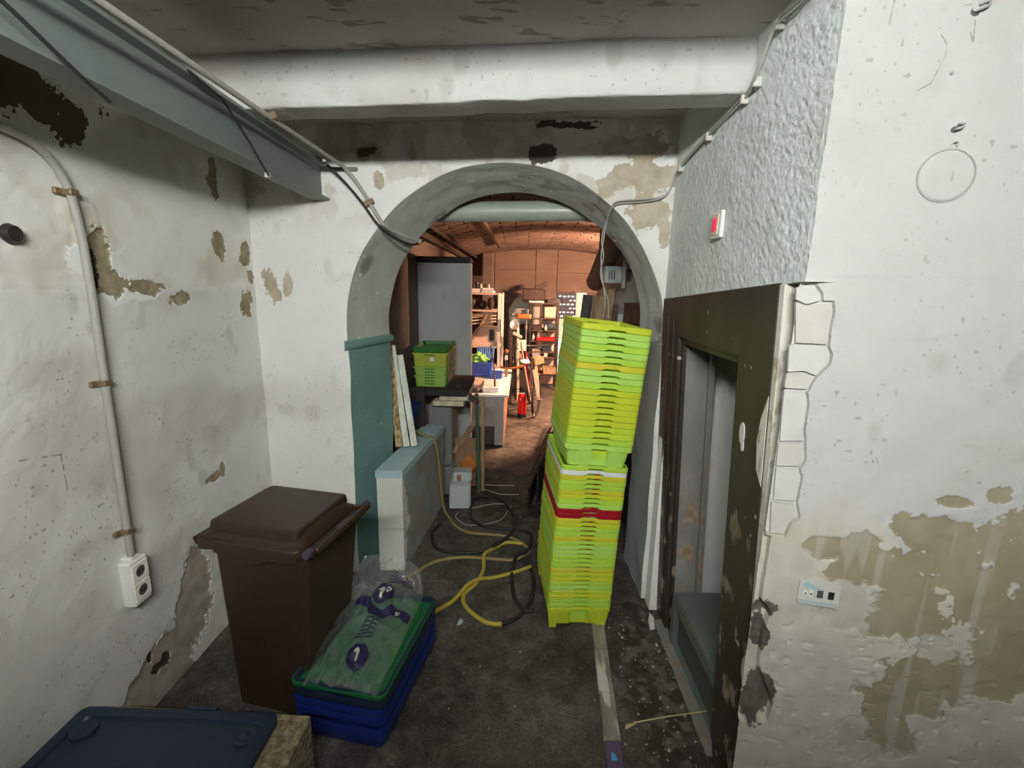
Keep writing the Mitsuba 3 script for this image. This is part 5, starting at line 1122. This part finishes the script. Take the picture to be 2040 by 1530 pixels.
# bicycle, seen from behind, leaning
bk = thing('bicycle', 'old bicycle with an orange saddle standing behind the desk', 'bicycle')
part(bk, 'saddle', loft([rrect(-.02 - .075 * s, -.02 + .19 + 0 * s, 7.70 - .02 * s, 7.86 + .02 * s, .05, z, 5) for s, z in ((.6, 1.585), (1, 1.60), (1, 1.635), (.7, 1.655))], cap0=True, cap1=True), 'orange', 40, 'wide orange saddle')
part(bk, 'seat_post', tube([(.085, 7.78, 1.59), (.09, 7.75, 1.02)], .012, 8), 'chrome', True)
part(bk, 'seat_clamp', lathe([(.014, 0), (.026, 0), (.026, .05), (.014, .05)], 12, (.083, 7.78, 1.42)), 'chrome', 40)
part(bk, 'seat_tube', tube([(.09, 7.75, 1.05), (.16, 7.70, .38)], .02, 8), 'red', True)
part(bk, 'top_tube', tube([(.095, 7.75, 1.0), (.20, 8.25, .98)], .016, 8), 'leather', True)
part(bk, 'down_tube', tube([(.16, 7.72, .40), (.21, 8.25, .88)], .02, 8), 'leather', True)
wh_a = (.97, .05, .24)
def wheel(c, r):
    m_ = [c + r * np.array([0.25 * math.cos(a), math.cos(a) * .95, math.sin(a)]) / np.linalg.norm([.25 * math.cos(a), .95 * math.cos(a), math.sin(a)]) for a in np.linspace(0, 2 * math.pi, 33)]
    w_ = part(bk, 'wheel', tube(m_, .022, 8, cap=False), 'tire', True)
    part(w_, 'hub', tube([c + np.array([-.04, .01, 0]), c + np.array([.04, -.01, 0])], .02, 8), 'chrome', True)
    for a in np.linspace(0, 2 * math.pi, 12, endpoint=False):
        part(w_, 'spoke', tube([c, c + (r - .015) * np.array([.25 * math.cos(a), math.cos(a) * .95, math.sin(a)]) / np.linalg.norm([.25 * math.cos(a), .95 * math.cos(a), math.sin(a)])], .002, 4), 'chrome')
wheel(np.array([.28, 7.55, .295]), .27)
wheel(np.array([.22, 8.45, .295]), .27)
for x in (.24, .33):
    part(bk, 'seat_stay', tube([(.10, 7.74, .98), (x - .04, 7.62, .64), (x, 7.55, .30)], .009, 6, 4), 'beige', True)
part(bk, 'mudguard', boxb((.22, 7.44, .80), (.31, 7.36, .36), .05, .012, up=(0, -1, 0)), 'beige', label='pale rear mudguard stay')
part(bk, 'number_plate', box(.285, .35, 7.28, 7.29, .345, .36, .002), 'white')
part(bk, 'rear_lamp', lathe([(0, 0), (.02, 0), (.022, .02), (0, .03)], 10, (.10, 7.66, .835), (0, -1, 0)), 'red', 40)
part(bk, 'handlebar', tube([(-.08, 8.05, 1.12), (.0, 8.2, 1.10), (.20, 8.28, 1.08), (.40, 8.2, 1.10), (.46, 8.05, 1.12)], .012, 8, 4), 'chrome', True)
dc = thing('shallow_pan', 'white shallow pan hanging on the bicycle behind the cane', 'pan')
part(dc, 'lid_body', lathe([(0, 0), (.075, 0), (.085, .018), (.075, .03), (0, .034)], 24, (.075, 7.45, .915), (.15, -.2, 1)), 'cream', 40)
part(dc, 'underside', lathe([(0, -.012), (.05, -.012), (.07, -.001), (0, .0)], 20, (.075, 7.45, .915), (.15, -.2, 1)), 'leather', 40)
obj('cane', tube([(.01, 7.50, 1.23), (.07, 7.43, .85), (.16, 7.38, .42), (.25, 7.34, .05)], [.013, .014, .013, .011], 8), 'beige', True, 'long pinkish-white cane slanting down to the floor', 'cane')
obj('cane_tip', lathe([(0, 0), (.012, 0), (.014, .04), (0, .045)], 8, (.255, 7.335, .012), (-.2, .1, 1)), 'wood_dark', 40, 'dark rubber ferrule at the foot of the cane', 'ferrule')
obj('wood_mallet', cat(boxb((.21, 7.62, .90), (.37, 7.72, .93), .10, .12), boxb((.25, 7.66, .86), (.30, 7.52, .50), .05, .05)), 'wood', False, 'wooden block with a thick handle leaning on the bicycle', 'block')
obj('carton', rot(box(.03, .14, 7.80, 7.95, .0, .62, .004), 8), 'beige', False, 'tall narrow carton standing behind the fire extinguisher', 'carton')
fe = thing('fire_extinguisher', 'red fire extinguisher standing on the floor by the desk', 'fire extinguisher')
part(fe, 'cylinder', lathe([(0, .05), (.068, .05), (.070, .07), (.070, .34), (.062, .375), (.03, .40), (.02, .41), (0, .41)], 28, (.05, 7.50, 0)), 'red', 40)
part(fe, 'foot_ring', lathe([(0, .0), (.072, .0), (.073, .055), (.0, .055)], 28, (.05, 7.50, 0)), 'black', 40, 'black foot ring')
part(fe, 'valve', cat(tube([(.05, 7.5, .40), (.05, 7.5, .45)], .016, 8), boxb((.055, 7.5, .45), (-.04, 7.49, .47), .016, .010), boxb((.05, 7.5, .435), (-.05, 7.49, .43), .014, .008)), 'black', label='black valve and lever')
part(fe, 'collar', lathe([(.02, .395), (.045, .39), (.05, .40), (.02, .412)], 20, (.05, 7.50, 0)), 'white', 40)
part(fe, 'label', hull([(.012, 7.437, .29), (.032, 7.4305, .29), (.012, 7.437, .335), (.032, 7.4305, .335), (.012, 7.441, .29), (.032, 7.436, .29), (.012, 7.441, .335), (.032, 7.436, .335)]), 'beige', label='small pale label')
obj('hanging_wire', tube([(-.45, 10.97, 2.02), (-.22, 10.96, 1.88), (0, 10.96, 1.84)], .006, 6, 5), 'near_black', True, 'dark wire sagging along the far wall', 'wire')
obj('hanging_wire', tube([(.72, 10.97, 1.83), (1.0, 10.96, 1.92), (1.2, 10.95, 2.02)], .006, 6, 5), 'near_black', True, 'dark wire rising to a nail above the daylit grille', 'wire')
obj('thin_cord', tube([(1.22, 10.992, 2.15), (1.225, 10.97, 1.98), (1.225, 10.92, 1.6)], .004, 5), 'white_cable', True, 'thin pale cord hanging before the daylit grille', 'cord')
